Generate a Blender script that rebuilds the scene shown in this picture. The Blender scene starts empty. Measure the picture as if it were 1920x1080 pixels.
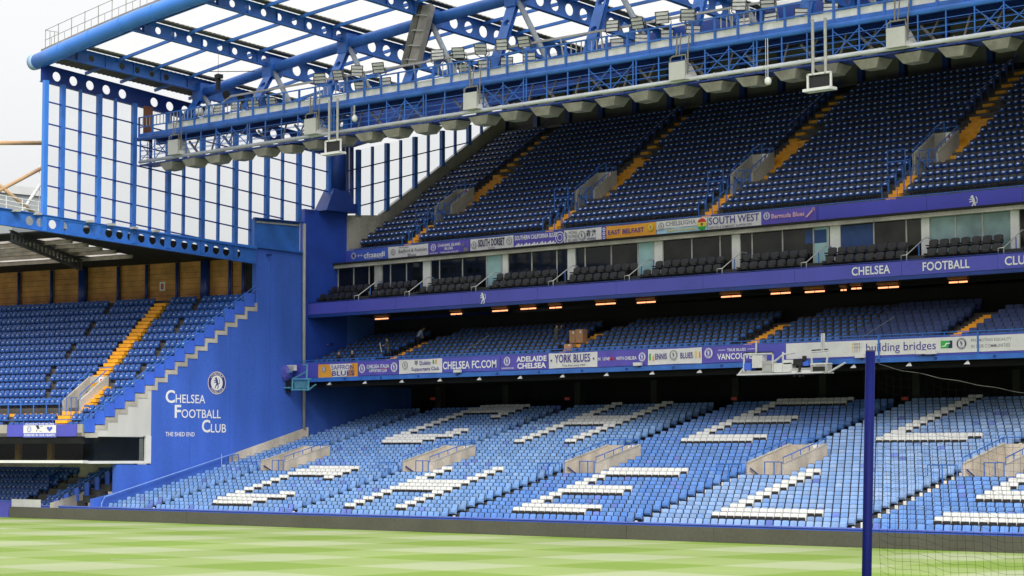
import bpy, math, random
import numpy as np
from mathutils import Vector, Matrix
random.seed(7); RNG = np.random.default_rng(11)
SC = bpy.context.scene; COL = SC.collection
R = math.radians

# ---------------------------------------------------------------- camera, sky, sun, exposure
F, PX, PY, HY, VX = 4130., 960., 540., 850., -3350.
CX, CY, H = 0., -97.70, 5.0
PIT = math.atan((HY - PY) / F); CP, SP = math.cos(PIT), math.sin(PIT)
_v = ((VX - PX) / F, CP - (-(HY - PY) / F) * SP)
TH = math.pi - math.atan2(-_v[0], _v[1])
HX = (math.cos(TH), math.sin(TH)); RX = (math.sin(TH), -math.cos(TH))
cam = bpy.data.cameras.new('camera'); cam.sensor_width = 36.; cam.lens = 36. * F / 1920.
cam.clip_start = 1.; cam.clip_end = 3000.
co = bpy.data.objects.new('camera', cam); COL.objects.link(co); SC.camera = co
co.location = (CX, CY, H); co.rotation_euler = (math.pi / 2 + PIT, 0, TH - math.pi / 2)

SUN_EL, SUN_AZ = R(39), R(-20)            # behind thin cloud, from the camera's side of the pitch
w = bpy.data.worlds.new('World'); SC.world = w; w.use_nodes = True
wn = w.node_tree.nodes; wl = w.node_tree.links; wn.clear()
sky = wn.new('ShaderNodeTexSky'); sky.sky_type = 'NISHITA'; sky.sun_disc = False
sky.sun_elevation = SUN_EL; sky.sun_rotation = R(131.4); sky.dust_density = 4.
hs = wn.new('ShaderNodeHueSaturation'); hs.inputs['Saturation'].default_value = .12
bg1 = wn.new('ShaderNodeBackground'); bg1.inputs[1].default_value = .05
# overcast layer: horizon to zenith about 1 : 3 like a standard overcast sky, with faint cloud mottling
tc = wn.new('ShaderNodeTexCoord'); sx = wn.new('ShaderNodeSeparateXYZ')
ma = wn.new('ShaderNodeMath'); ma.operation = 'MULTIPLY_ADD'; ma.inputs[1].default_value = 2.6; ma.inputs[2].default_value = 1.; ma.use_clamp = False
mx = wn.new('ShaderNodeMath'); mx.operation = 'MAXIMUM'; mx.inputs[1].default_value = 0.
cn = wn.new('ShaderNodeTexNoise'); cn.inputs['Scale'].default_value = 3.; cn.inputs['Detail'].default_value = 4.
cm = wn.new('ShaderNodeMapRange'); cm.inputs[3].default_value = .95; cm.inputs[4].default_value = 1.05
mm = wn.new('ShaderNodeMath'); mm.operation = 'MULTIPLY'
m2 = wn.new('ShaderNodeMath'); m2.operation = 'MULTIPLY'; m2.inputs[1].default_value = .27
bg2 = wn.new('ShaderNodeBackground'); bg2.inputs[0].default_value = (.985, .99, 1., 1)
ad = wn.new('ShaderNodeAddShader'); wo = wn.new('ShaderNodeOutputWorld')
wl.new(sky.outputs[0], hs.inputs['Color']); wl.new(hs.outputs[0], bg1.inputs[0])
wl.new(tc.outputs['Generated'], sx.inputs[0]); wl.new(sx.outputs[2], mx.inputs[0]); wl.new(mx.outputs[0], ma.inputs[0])
wl.new(tc.outputs['Generated'], cn.inputs[0]); wl.new(cn.outputs[0], cm.inputs[0])
wl.new(ma.outputs[0], mm.inputs[0]); wl.new(cm.outputs[0], mm.inputs[1]); wl.new(mm.outputs[0], m2.inputs[0])
wl.new(m2.outputs[0], bg2.inputs[1]); wl.new(bg1.outputs[0], ad.inputs[0]); wl.new(bg2.outputs[0], ad.inputs[1]); wl.new(ad.outputs[0], wo.inputs[0])
sl = bpy.data.lights.new('sun', 'SUN'); sl.energy = 1.5; sl.angle = R(25); sl.color = (1., .965, .91)
so = bpy.data.objects.new('sun', sl); COL.objects.link(so)
_d = Vector((math.cos(SUN_EL) * .75, -math.cos(SUN_EL) * .661, math.sin(SUN_EL)))
so.rotation_euler = _d.to_track_quat('Z', 'Y').to_euler(); so.location = (0, -60, 120)
SC.view_settings.view_transform = 'Standard'; SC.view_settings.look = 'None'
SC.view_settings.exposure = .62; SC.view_settings.gamma = 1.; SC.view_settings.use_curve_mapping = False
SC.render.engine = 'CYCLES'
SC.cycles.max_bounces = 8; SC.cycles.transparent_max_bounces = 16; SC.cycles.use_denoising = True

def ray(x, y):
    r, u = (x - PX) / F, -(y - PY) / F
    h, z = CP - u * SP, SP + u * CP
    return np.array([r * RX[0] + h * HX[0], r * RX[1] + h * HX[1], z])
def at(x, y, X=None, Y=None, Z=None, P=None):
    """the point of a plane of the place that lies behind a measured pixel of the photograph"""
    d = ray(x, y); c = np.array([CX, CY, H])
    if X is not None: t = (X - c[0]) / d[0]
    elif Y is not None: t = (Y - c[1]) / d[1]
    elif Z is not None: t = (Z - c[2]) / d[2]
    else: t = (P[1] - P[0] @ c) / (P[0] @ d)
    return c + t * d
def proj(p):
    d = np.asarray(p, float) - [CX, CY, H]
    r = d[..., 0] * RX[0] + d[..., 1] * RX[1]; h = d[..., 0] * HX[0] + d[..., 1] * HX[1]; z = d[..., 2]
    f = h * CP + z * SP
    return PX + F * r / f, PY - F * (-h * SP + z * CP) / f, f

# ---------------------------------------------------------------- materials
MATS = {}
def _new(name):
    m = bpy.data.materials.new(name); m.use_nodes = True
    return m, m.node_tree.nodes, m.node_tree.links, m.node_tree.nodes['Principled BSDF']
def mat(name, c, rough=.6, var=.12, scale=1.2, bump=0., metal=0., spec=.5, streak=0., detail=5., fine=0.):
    if name in MATS: return MATS[name]
    m, n, l, b = _new(name)
    b.inputs['Roughness'].default_value = rough; b.inputs['Metallic'].default_value = metal
    b.inputs['Specular IOR Level'].default_value = spec
    tc = n.new('ShaderNodeTexCoord'); mp = n.new('ShaderNodeMapping')
    gm = n.new('ShaderNodeNewGeometry')
    l.new(gm.outputs['Position'], mp.inputs[0])
    mp.inputs['Scale'].default_value = (1, 1, 1 if not streak else streak)
    t = n.new('ShaderNodeTexNoise'); t.inputs['Scale'].default_value = scale; t.inputs['Detail'].default_value = detail
    l.new(mp.outputs[0], t.inputs[0])
    r = n.new('ShaderNodeMapRange'); r.inputs[1].default_value = .3; r.inputs[2].default_value = .7
    r.inputs[3].default_value = 1 - var; r.inputs[4].default_value = 1 + var * .7
    l.new(t.outputs[0], r.inputs[0])
    out = r.outputs[0]
    if fine:
        t2 = n.new('ShaderNodeTexNoise'); t2.inputs['Scale'].default_value = scale * 14; t2.inputs['Detail'].default_value = 3
        l.new(gm.outputs['Position'], t2.inputs[0])
        r2 = n.new('ShaderNodeMapRange'); r2.inputs[1].default_value = .3; r2.inputs[2].default_value = .7
        r2.inputs[3].default_value = 1 - fine; r2.inputs[4].default_value = 1 + fine
        l.new(t2.outputs[0], r2.inputs[0])
        k = n.new('ShaderNodeMath'); k.operation = 'MULTIPLY'; l.new(out, k.inputs[0]); l.new(r2.outputs[0], k.inputs[1]); out = k.outputs[0]
    v = n.new('ShaderNodeVectorMath'); v.operation = 'SCALE'; v.inputs[0].default_value = c[:3]
    l.new(out, v.inputs['Scale']); l.new(v.outputs[0], b.inputs['Base Color'])
    if bump:
        bp = n.new('ShaderNodeBump'); bp.inputs['Strength'].default_value = bump; bp.inputs['Distance'].default_value = .05
        l.new(t.outputs[0], bp.inputs['Height']); l.new(bp.outputs[0], b.inputs['Normal'])
    MATS[name] = m; return m
def mat_seat(name, attr=True, rough=.42):
    """plastic whose faded colour is a property of each seat (colour attribute, or object colour for single seats)"""
    m, n, l, b = _new(name); b.inputs['Roughness'].default_value = rough
    if attr:
        a = n.new('ShaderNodeAttribute'); a.attribute_name = 'Col'; o = a.outputs['Color']
    else:
        a = n.new('ShaderNodeObjectInfo'); o = a.outputs['Color']
    l.new(o, b.inputs['Base Color']); return m
def mat_emit(name, c, s):
    m, n, l, b = _new(name); b.inputs['Emission Color'].default_value = (*c, 1); b.inputs['Emission Strength'].default_value = s
    b.inputs['Base Color'].default_value = (*c, 1); return m

STEEL = mat('blue_paint_steel', (.035, .155, .55), .42, .24, .9, fine=.12)
STEEL_D = mat('dark_blue_paint_steel', (.012, .045, .26), .4, .2, .8)
TUBE = mat('bright_blue_tube', (.05, .22, .72), .33, .1, .6)
WALLB = mat('blue_render_wall', (.050, .140, .60), .62, .20, .45, bump=.3, streak=.18, fine=.07)
PURPLE = mat('violet_blue_fascia', (.085, .090, .50), .42, .1, .3, fine=.04)
CONC = mat('concrete', (.46, .43, .38), .9, .3, .5, bump=.15, streak=.35, fine=.12)
CONC_W = mat('tan_concrete', (.60, .53, .44), .9, .34, .7, bump=.2, streak=.3, fine=.14)
CONC_D = mat('dark_concrete', (.05, .05, .048), .9, .3, .6, fine=.1)
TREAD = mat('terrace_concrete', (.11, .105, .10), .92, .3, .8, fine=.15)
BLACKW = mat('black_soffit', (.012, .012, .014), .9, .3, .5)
WHITEP = mat('white_paint', (.72, .72, .70), .5, .1, .7, fine=.05)
GREYM = mat('grey_metal', (.42, .42, .40), .45, .18, 1.5, fine=.1)
GREYH = mat('weathered_grey_hood', (.245, .232, .205), .6, .3, 1.3, fine=.12)
CHROME = mat('galvanised_rail', (.55, .55, .53), .35, .15, 2., metal=.6)
YELLOW = mat('yellow_step_paint', (.95, .43, .022), .6, .18, 2.2, fine=.15)
BOARD = mat('dark_display_board', (.088, .083, .066), .55, .16, .35, fine=.10)
TAN = mat('tan_blockwork', (.66, .33, .11), .8, .3, .8, fine=.15)
BROWN = mat('brown_door', (.20, .075, .035), .6, .15, 1.)
BLUEP = mat('blue_panel', (.055, .15, .72), .5, .12, .8)
CARD = mat('cardboard', (.50, .28, .15), .85, .15, 3.)
RED = mat('red_print', (.62, .03, .03), .5, .05, 2.)
INK = mat('navy_print', (.02, .02, .10), .6, .05, 2.)
BLACKP = mat('black_plastic', (.014, .014, .015), .5, .2, 2.)
CHAR = mat('charcoal_upholstery', (.042, .041, .040), .6, .3, 2.5, fine=.2)
PANB = mat('blue_seat_pan', (.022, .075, .36), .30, .25, 2.5)
NAVYS = mat('navy_upholstery', (.022, .046, .16), .6, .2, 2.5, fine=.1)
WHITET = mat('white_print', (.86, .86, .85), .6, .04, 2.)
DARKGL = mat('dark_glass', (.007, .009, .010), .05, .6, .5, spec=.3)
TEAL = mat('painted_sky_pane', (.34, .55, .57), .5, .15, 1.)  # sky reflection put into the pane colour
STUBW = mat('tan_strut', (.52, .33, .18), .6, .15, 1.)
SEAT_A = mat_seat('seat_plastic', True); SEAT_O = mat_seat('seat_plastic_single', False)
HEAT = mat_emit('glowing_heater_bar', (1., .38, .17), 1.25)
REDGLOW = mat_emit('red_sign_glow', (.10, .012, .006), .30)
def glassy(name, tint, fac, rough=.05, refl=.06):
    m = bpy.data.materials.new(name); m.use_nodes = True; n = m.node_tree.nodes; l = m.node_tree.links; n.clear()
    o = n.new('ShaderNodeOutputMaterial'); t = n.new('ShaderNodeBsdfTransparent'); t.inputs[0].default_value = (*tint, 1)
    d = n.new('ShaderNodeBsdfTranslucent'); d.inputs[0].default_value = (.8, .8, .78, 1)
    g = n.new('ShaderNodeBsdfGlossy'); g.inputs['Roughness'].default_value = rough
    gm = n.new('ShaderNodeNewGeometry'); ns = n.new('ShaderNodeTexNoise'); ns.inputs['Scale'].default_value = .22; ns.inputs['Detail'].default_value = 6
    l.new(gm.outputs['Position'], ns.inputs[0])
    mr = n.new('ShaderNodeMapRange'); mr.inputs[1].default_value = .4; mr.inputs[2].default_value = .75; mr.inputs[3].default_value = fac * .4; mr.inputs[4].default_value = min(1, fac * 1.7)
    l.new(ns.outputs[0], mr.inputs[0])
    a = n.new('ShaderNodeMixShader'); l.new(mr.outputs[0], a.inputs[0]); l.new(t.outputs[0], a.inputs[1]); l.new(d.outputs[0], a.inputs[2])
    b = n.new('ShaderNodeMixShader'); b.inputs[0].default_value = refl; l.new(a.outputs[0], b.inputs[1]); l.new(g.outputs[0], b.inputs[2])
    l.new(b.outputs[0], o.inputs[0]); MATS[name] = m; return m
GLASS = glassy('dusty_screen_glass', (.97, .98, .98), .07, refl=.04)
GLASS_N = glassy('box_front_glass', (.55, .57, .56), .015, refl=.025)
def roof_sheet():
    m = bpy.data.materials.new('translucent_roof_sheet'); m.use_nodes = True; n = m.node_tree.nodes; l = m.node_tree.links; n.clear()
    o = n.new('ShaderNodeOutputMaterial'); t = n.new('ShaderNodeBsdfTransparent'); t.inputs[0].default_value = (.86, .87, .86, 1)
    d = n.new('ShaderNodeBsdfTranslucent'); d.inputs[0].default_value = (.63, .63, .615, 1)
    gm = n.new('ShaderNodeNewGeometry'); ns = n.new('ShaderNodeTexNoise'); ns.inputs['Scale'].default_value = .6; ns.inputs['Detail'].default_value = 5
    l.new(gm.outputs['Position'], ns.inputs[0])
    mr = n.new('ShaderNodeMapRange'); mr.inputs[1].default_value = .35; mr.inputs[2].default_value = .7; mr.inputs[3].default_value = .55; mr.inputs[4].default_value = .85
    l.new(ns.outputs[0], mr.inputs[0])
    a = n.new('ShaderNodeMixShader'); l.new(mr.outputs[0], a.inputs[0]); l.new(t.outputs[0], a.inputs[1]); l.new(d.outputs[0], a.inputs[2])
    l.new(a.outputs[0], o.inputs[0]); return m
SHEET = roof_sheet()

# ---------------------------------------------------------------- mesh helpers
class MB:
    def __init__(s): s.v = []; s.f = []; s.m = []
    def add(s, v, f, mi=0):
        o = len(s.v); s.v += [tuple(map(float, p)) for p in v]; s.f += [tuple(i + o for i in q) for q in f]; s.m += [mi] * len(f)
    def box(s, a, b, mi=0, M=None):
        x0, y0, z0 = a; x1, y1, z1 = b
        v = [(x0, y0, z0), (x1, y0, z0), (x1, y1, z0), (x0, y1, z0), (x0, y0, z1), (x1, y0, z1), (x1, y1, z1), (x0, y1, z1)]
        if M is not None: v = [tuple(M @ Vector(p)) for p in v]
        s.add(v, [(0, 3, 2, 1), (4, 5, 6, 7), (0, 1, 5, 4), (1, 2, 6, 5), (2, 3, 7, 6), (3, 0, 4, 7)], mi)
    def bar(s, p, q, w, h=None, mi=0, up=(0, 0, 1)):
        p, q = Vector(p), Vector(q); d = q - p; L = d.length
        if L < 1e-6: return
        d /= L; u = Vector(up)
        if abs(d.dot(u)) > .98: u = Vector((0, 1, 0))
        a = d.cross(u).normalized(); b = a.cross(d).normalized(); h = h or w; a *= w / 2; b *= h / 2
        v = [p - a - b, p + a - b, p + a + b, p - a + b, q - a - b, q + a - b, q + a + b, q - a + b]
        s.add(v, [(0, 1, 2, 3), (4, 7, 6, 5), (0, 4, 5, 1), (1, 5, 6, 2), (2, 6, 7, 3), (3, 7, 4, 0)], mi)
    def tube(s, pts, r, n=8, mi=0, cap=True):
        pts = [Vector(p) for p in pts]; o = len(s.v); N = len(pts)
        for i, p in enumerate(pts):
            d = (pts[min(i + 1, N - 1)] - pts[max(i - 1, 0)]).normalized()
            u = Vector((0, 0, 1)) if abs(d.z) < .95 else Vector((0, 1, 0))
            a = d.cross(u).normalized(); b = a.cross(d).normalized()
            rr = r[i] if isinstance(r, (list, tuple)) else r
            for k in range(n):
                t = 2 * math.pi * k / n; s.v.append(tuple(p + a * (rr * math.cos(t)) + b * (rr * math.sin(t))))
        for i in range(N - 1):
            for k in range(n):
                k2 = (k + 1) % n; s.f.append((o + i * n + k, o + i * n + k2, o + (i + 1) * n + k2, o + (i + 1) * n + k)); s.m.append(mi)
        if cap:
            s.f.append(tuple(o + k for k in range(n))[::-1]); s.f.append(tuple(o + (N - 1) * n + k for k in range(n))); s.m += [mi, mi]
    def prism(s, poly, off, mi=0):
        n = len(poly); off = Vector(off); v = [Vector(p) for p in poly]; v += [p + off for p in v]
        f = [tuple(range(n))[::-1], tuple(range(n, 2 * n))] + [(i, (i + 1) % n, n + (i + 1) % n, n + i) for i in range(n)]
        s.add(v, f, mi)
    def build(s, name, mats, parent=None, smooth=False):
        me = bpy.data.meshes.new(name); me.from_pydata(s.v, [], s.f); 
        for m in (mats if isinstance(mats, (list, tuple)) else [mats]): me.materials.append(m)
        if any(s.m): me.polygons.foreach_set('material_index', s.m)
        if smooth: me.polygons.foreach_set('use_smooth', [True] * len(s.f))
        me.update(); o = bpy.data.objects.new(name, me); COL.objects.link(o)
        if parent is not None: o.parent = parent; o.matrix_parent_inverse = parent.matrix_world.inverted() if False else Matrix()
        return o
def tag(o, label, cat, group=None):
    o['label'] = label; o['category'] = cat
    if group: o['group'] = group
    return o
def thing(name, label, cat, loc=(0, 0, 0), rz=0, group=None):
    o = bpy.data.objects.new(name, None); COL.objects.link(o); o.location = loc; o.rotation_euler = (0, 0, rz); o.empty_display_size = .2
    return tag(o, label, cat, group)
def part(name, mb, m, parent, loc=None, smooth=False):
    """mesh given in world coordinates, stored relative to its parent"""
    L = parent.location if parent.type == 'EMPTY' else None
    P = parent; base = Vector((0, 0, 0))
    while P is not None: base += P.location; P = P.parent
    mb.v = [(x - base.x, y - base.y, z - base.z) for x, y, z in mb.v]
    return mb.build(name, m, parent, smooth)
def copy_part(o, parent, loc):
    c = o.copy(); COL.objects.link(c); c.parent = parent; c.location = loc; return c
def struct(o): o['kind'] = 'structure'; return o
def stuff(o): o['kind'] = 'stuff'; return o
def web_with_holes(mb, P, Q, depth, t, holes, rad, n=14, mi=0, up=Vector((0, 0, 1))):
    """beam web from P to Q (top edge), hanging depth below, with real round holes; holes = distances from P"""
    P, Q = Vector(P), Vector(Q); d = (Q - P); L = d.length; d /= L; side = d.cross(up).normalized()
    hs = sorted(h for h in holes if rad * 1.15 < h < L - rad * 1.15); cells = []; x = 0.
    for h in hs:
        a, b = h - rad * 1.12, h + rad * 1.12
        if a > x + 1e-3: cells.append((x, a, None))
        cells.append((max(a, x), b, h)); x = b
    if x < L - 1e-3: cells.append((x, L, None))
    for a, b, h in cells:
        for sg in (-1, 1):
            o = side * (t / 2 * sg)
            def pt(u, w): return P + d * u - up * w + o
            if h is None:
                mb.add([pt(a, 0), pt(b, 0), pt(b, depth), pt(a, depth)], [(0, 1, 2, 3) if sg > 0 else (3, 2, 1, 0)], mi)
            else:
                sq = []; ci = []
                for k in range(n):
                    th = 2 * math.pi * k / n; c, s_ = math.cos(th), math.sin(th)
                    ci.append(pt(h + rad * c, depth / 2 + rad * s_))
                    ua = (b - h) if c > 0 else (h - a); k1 = ua / abs(c) if abs(c) > 1e-6 else 1e9; k2 = depth / 2 / abs(s_) if abs(s_) > 1e-6 else 1e9
                    kk = min(k1, k2); sq.append(pt(h + kk * c, depth / 2 + kk * s_))
                mb.add(sq + ci, [(k, (k + 1) % n, n + (k + 1) % n, n + k) for k in range(n)], mi)
                for cu, cw in ((a, 0), (b, 0), (b, depth), (a, depth)):   # corners cut off by the fan
                    cp = pt(cu, cw); q = sorted(range(n), key=lambda k: (sq[k] - cp).length)[:2]
                    mb.add([cp, sq[q[0]], sq[q[1]]], [(0, 1, 2)], mi)
        if h is not None:
            A = []; B = []
            for k in range(n):
                th = 2 * math.pi * k / n; p = P + d * (h + rad * math.cos(th)) - up * (depth / 2 + rad * math.sin(th)); A.append(p + side * t / 2); B.append(p - side * t / 2)
            mb.add(A + B, [(k, (k + 1) % n, n + (k + 1) % n, n + k) for k in range(n)], mi)
def flanged_beam(P, Q, depth, holes, rad, fw=.32, t=.05, ft=.05):
    mb = MB(); P, Q = Vector(P), Vector(Q)
    web_with_holes(mb, P, Q, depth, t, holes, rad)
    z = Vector((0, 0, ft / 2)); mb.bar(P + z, Q + z, fw, ft); lo = Vector((0, 0, -depth)) - z; mb.bar(P + lo, Q + lo, fw, ft)
    return mb
# lettering -------------------------------------------------------
_TX = {}
def text_geo(body, bold=0.):
    key = (body, bold)
    if key in _TX: return _TX[key]
    c = bpy.data.curves.new('t', 'FONT'); c.body = body; c.resolution_u = 3; c.offset = bold; c.space_character = 1.0 + bold * 1.5
    o = bpy.data.objects.new('t', c); COL.objects.link(o); bpy.context.view_layer.update()
    me = o.evaluated_get(bpy.context.evaluated_depsgraph_get()).to_mesh()
    v = np.array([x.co[:2] for x in me.vertices]).reshape(-1, 2); f = [tuple(p.vertices) for p in me.polygons]
    bpy.data.objects.remove(o); bpy.data.curves.remove(c)
    if len(v):
        lo, hi = v.min(0), v.max(0); v = (v - lo) / np.maximum(hi - lo, 1e-6)
    _TX[key] = (v, f); return v, f
def put_text(mb, body, o, ux, uz, w, h, bold=.012, mi=0, arc=None):
    """letters stretched into the box w x h whose lower left corner is o"""
    v, f = text_geo(body, bold); o, ux, uz = Vector(o), Vector(ux), Vector(uz)
    if not len(v): return
    if arc is None: P = [o + ux * (a * w) + uz * (b * h) for a, b in v]
    else:
        r, a0, a1 = arc; P = []
        for a, b in v:
            t = a0 + (a1 - a0) * a; rr = r + h * b if a1 < a0 else r - h * b
            P.append(o + ux * (rr * math.cos(t)) + uz * (rr * math.sin(t)))
    mb.add(P, f, mi)
def disc(mb, o, ux, uz, r, r2=0., n=28, mi=0, sx=1.):
    o, ux, uz = Vector(o), Vector(ux), Vector(uz)
    A = [o + ux * (r * sx * math.cos(2 * math.pi * k / n)) + uz * (r * math.sin(2 * math.pi * k / n)) for k in range(n)]
    if r2 <= 0: mb.add(A, [tuple(range(n))], mi)
    else:
        B = [o + ux * (r2 * sx * math.cos(2 * math.pi * k / n)) + uz * (r2 * math.sin(2 * math.pi * k / n)) for k in range(n)]
        mb.add(A + B, [(k, (k + 1) % n, n + (k + 1) % n, n + k) for k in range(n)], mi)
LION = [  # heraldic lion rampant facing left with a staff, as convex pieces in a unit box
    [(.30, .80), (.40, .78), (.52, .84), (.50, .96), (.38, 1.0), (.28, .93)], [(.20, .84), (.31, .80), (.31, .88), (.23, .90)],
    [(.40, .80), (.52, .86), (.62, .72), (.66, .50), (.56, .36), (.44, .44), (.38, .62)],
    [(.42, .66), (.40, .74), (.16, .76), (.08, .70), (.18, .68)], [(.40, .54), (.42, .63), (.16, .58), (.10, .50), (.20, .50)],
    [(.46, .44), (.58, .38), (.44, .22), (.30, .24)], [(.30, .25), (.42, .22), (.36, .06), (.22, .02), (.16, .07), (.28, .10)],
    [(.56, .38), (.66, .50), (.74, .30), (.64, .18)], [(.64, .19), (.74, .28), (.72, .06), (.56, .0), (.50, .05), (.63, .09)],
    [(.66, .46), (.72, .50), (.84, .44), (.82, .38)], [(.80, .40), (.87, .44), (.90, .66), (.84, .66)], [(.83, .64), (.91, .64), (.84, .82), (.74, .90), (.72, .84), (.80, .76)]]
def lion(mb, o, ux, uz, w, h, mi=0):
    o, ux, uz = Vector(o), Vector(ux), Vector(uz)
    for pc in LION: mb.add([o + ux * ((a - .5) * w) + uz * ((b - .5) * h) for a, b in pc], [tuple(range(len(pc)))], mi)
def crest(mb, o, ux, uz, nrm, r, ring, field, ink, gold=None):
    """round club badge: coloured ring, pale field, lion; each layer a few millimetres proud"""
    o, nrm = Vector(o), Vector(nrm)
    disc(mb, o, ux, uz, r, mi=ring); disc(mb, o + nrm * .006, ux, uz, r * .97, r * .91, mi=field)
    disc(mb, o + nrm * .006, ux, uz, r * .64, mi=field); lion(mb, o + nrm * .012, ux, uz, r * .8, r * 1.0, mi=ink)
    for sg, tx in ((1, 'CHELSEA'), (-1, 'FOOTBALL CLUB')):
        if sg > 0: put_text(mb, tx, o + nrm * .009, ux, uz, 1, r * .17, .01, field, arc=(r * .69, R(145), R(35)))
        else: put_text(mb, tx, o + nrm * .009, ux, uz, 1, r * .17, .01, field, arc=(r * .86, R(215), R(325)))
EX, EY, EZ = Vector((1, 0, 0)), Vector((0, 1, 0)), Vector((0, 0, 1))

_ON = 'zero one two three four five six seven eight nine ten eleven twelve thirteen fourteen fifteen sixteen seventeen eighteen nineteen'.split()
def NW(n): return _ON[n] if n < 20 else ('twenty', 'thirty', 'forty', 'fifty', 'sixty')[n // 10 - 2] + ('-' + _ON[n % 10] if n % 10 else '')

# ---------------------------------------------------------------- ground and pitch
XL, XR = -138.2, -38.
def pitch_material():
    m, n, l, b = _new('mown_turf'); b.inputs['Roughness'].default_value = .85; b.inputs['Specular IOR Level'].default_value = .15
    gm = n.new('ShaderNodeNewGeometry'); sp = n.new('ShaderNodeSeparateXYZ'); l.new(gm.outputs['Position'], sp.inputs[0])
    wob = n.new('ShaderNodeTexNoise'); wob.inputs['Scale'].default_value = .6; wob.inputs['Detail'].default_value = 3; l.new(gm.outputs['Position'], wob.inputs[0])
    bands = []
    for ax, per, off in ((0, 11.6, 2.0), (1, 11.6, 4.4)):       # mower stripes both ways
        a = n.new('ShaderNodeMath'); a.operation = 'MULTIPLY_ADD'; l.new(wob.outputs[0], a.inputs[0]); a.inputs[1].default_value = .35; l.new(sp.outputs[ax], a.inputs[2])
        c = n.new('ShaderNodeMath'); c.operation = 'MULTIPLY_ADD'; c.inputs[1].default_value = 2 * math.pi / per; c.inputs[2].default_value = off; l.new(a.outputs[0], c.inputs[0])
        s = n.new('ShaderNodeMath'); s.operation = 'SINE'; l.new(c.outputs[0], s.inputs[0])
        r = n.new('ShaderNodeMapRange'); r.inputs[1].default_value = -.12; r.inputs[2].default_value = .12; l.new(s.outputs[0], r.inputs[0]); bands.append(r)
    s = n.new('ShaderNodeMath'); s.operation = 'ADD'; l.new(bands[0].outputs[0], s.inputs[0]); l.new(bands[1].outputs[0], s.inputs[1])
    h = n.new('ShaderNodeMath'); h.operation = 'MULTIPLY'; h.inputs[1].default_value = .5; l.new(s.outputs[0], h.inputs[0])
    cr = n.new('ShaderNodeValToRGB'); e = cr.color_ramp.elements
    e[0].position = 0.; e[0].color = (.205, .308, .060, 1); e[1].position = 1.; e[1].color = (.362, .415, .232, 1)
    k = e.new(.5); k.color = (.278, .362, .124, 1)
    l.new(h.outputs[0], cr.inputs[0])
    f1 = n.new('ShaderNodeTexNoise'); f1.inputs['Scale'].default_value = 5.; f1.inputs['Detail'].default_value = 8; f1.inputs['Roughness'].default_value = .8; l.new(gm.outputs['Position'], f1.inputs[0])
    f2 = n.new('ShaderNodeTexNoise'); f2.inputs['Scale'].default_value = .12; f2.inputs['Detail'].default_value = 4; l.new(gm.outputs['Position'], f2.inputs[0])
    fa = n.new('ShaderNodeMath'); fa.operation = 'ADD'; l.new(f1.outputs[0], fa.inputs[0]); l.new(f2.outputs[0], fa.inputs[1])
    fr = n.new('ShaderNodeMapRange'); fr.inputs[1].default_value = .6; fr.inputs[2].default_value = 1.4; fr.inputs[3].default_value = .88; fr.inputs[4].default_value = 1.12; l.new(fa.outputs[0], fr.inputs[0])
    v = n.new('ShaderNodeVectorMath'); v.operation = 'SCALE'; l.new(cr.outputs[0], v.inputs[0]); l.new(fr.outputs[0], v.inputs['Scale']); l.new(v.outputs[0], b.inputs['Base Color'])
    bp = n.new('ShaderNodeBump'); bp.inputs['Strength'].default_value = .4; bp.inputs['Distance'].default_value = .03; l.new(f1.outputs[0], bp.inputs['Height']); l.new(bp.outputs[0], b.inputs['Normal'])
    return m
mb = MB(); mb.add([(-1500, -1500, -.02), (1500, -1500, -.02), (1500, 1500, -.02), (-1500, 1500, -.02)], [(0, 1, 2, 3)])
struct(mb.build('ground', mat('town_ground', (.16, .155, .15), .9, .2, .05)))
mb = MB(); mb.add([(-152, -110, 0), (20, -110, 0), (20, 1.0, 0), (-152, 1.0, 0)], [(0, 1, 2, 3)])
struct(mb.build('pitch', pitch_material()))
mb = MB(); c0 = at(268, 1049, Z=0)                               # worn fragment of a painted arc
pts = [(c0[0] - 1.3 + 2.2 * t, c0[1] - .9 + 1.6 * t ** 1.8, .008) for t in np.linspace(0, 1, 9)]
for a, b in zip(pts[:-1], pts[1:]): mb.bar(a, b, .10, .004)
struct(mb.build('painted_line', mat('worn_line_paint', (.62, .66, .55), .8, .25, 3.)))

# ---------------------------------------------------------------- perimeter boards
bl = at(17, 960, Y=0)[0]
bounds = [bl, at(350, 975, Y=0)[0], at(1174, 1000, Y=0)[0], -36.]
labs = ['dark perimeter display board before the far corner seats', 'longest dark perimeter display board below the lower tier', 'dark perimeter display board behind the blue net post']
for i, lab in enumerate(labs):
    t = thing('perimeter_board', lab, 'display board', (bounds[i], 0, 0), group='dark boards along the touchline')
    x0, x1 = bounds[i] + .015, bounds[i + 1] - .015; nseg = max(1, round((x1 - x0) / 3.2))
    for k in range(nseg):
        a = x0 + (x1 - x0) * k / nseg; b = x0 + (x1 - x0) * (k + 1) / nseg
        mb = MB(); mb.box((a + .004, .0 + random.uniform(0, .012), .02), (b - .004, .14, .84)); part('board_panel', mb, BOARD, t)
t = thing('touchline_kerb_wall', 'low bright blue kerb wall with pale cap behind the boards', 'low wall', (-100, .7, 0))
mb = MB(); mb.box((at(75, 950, Y=.6)[0], .60, 0), (XR, .95, .93)); part('wall', mb, BLUEP, t)
mb = MB(); x = at(75, 950, Y=.6)[0]
while x < XR:
    mb.box((x, .54, .932), (min(x + 6.4, XR) - .03, 1.0, 1.0)); x += 6.4
part('cap', mb, mat('pale_blue_cap', (.13, .19, .62), .5, .1, 1.), t)
t = thing('barrier_panel', 'two white hoardings standing at the far corner behind the boards', 'hoarding', (-140, .9, 0))
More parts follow.
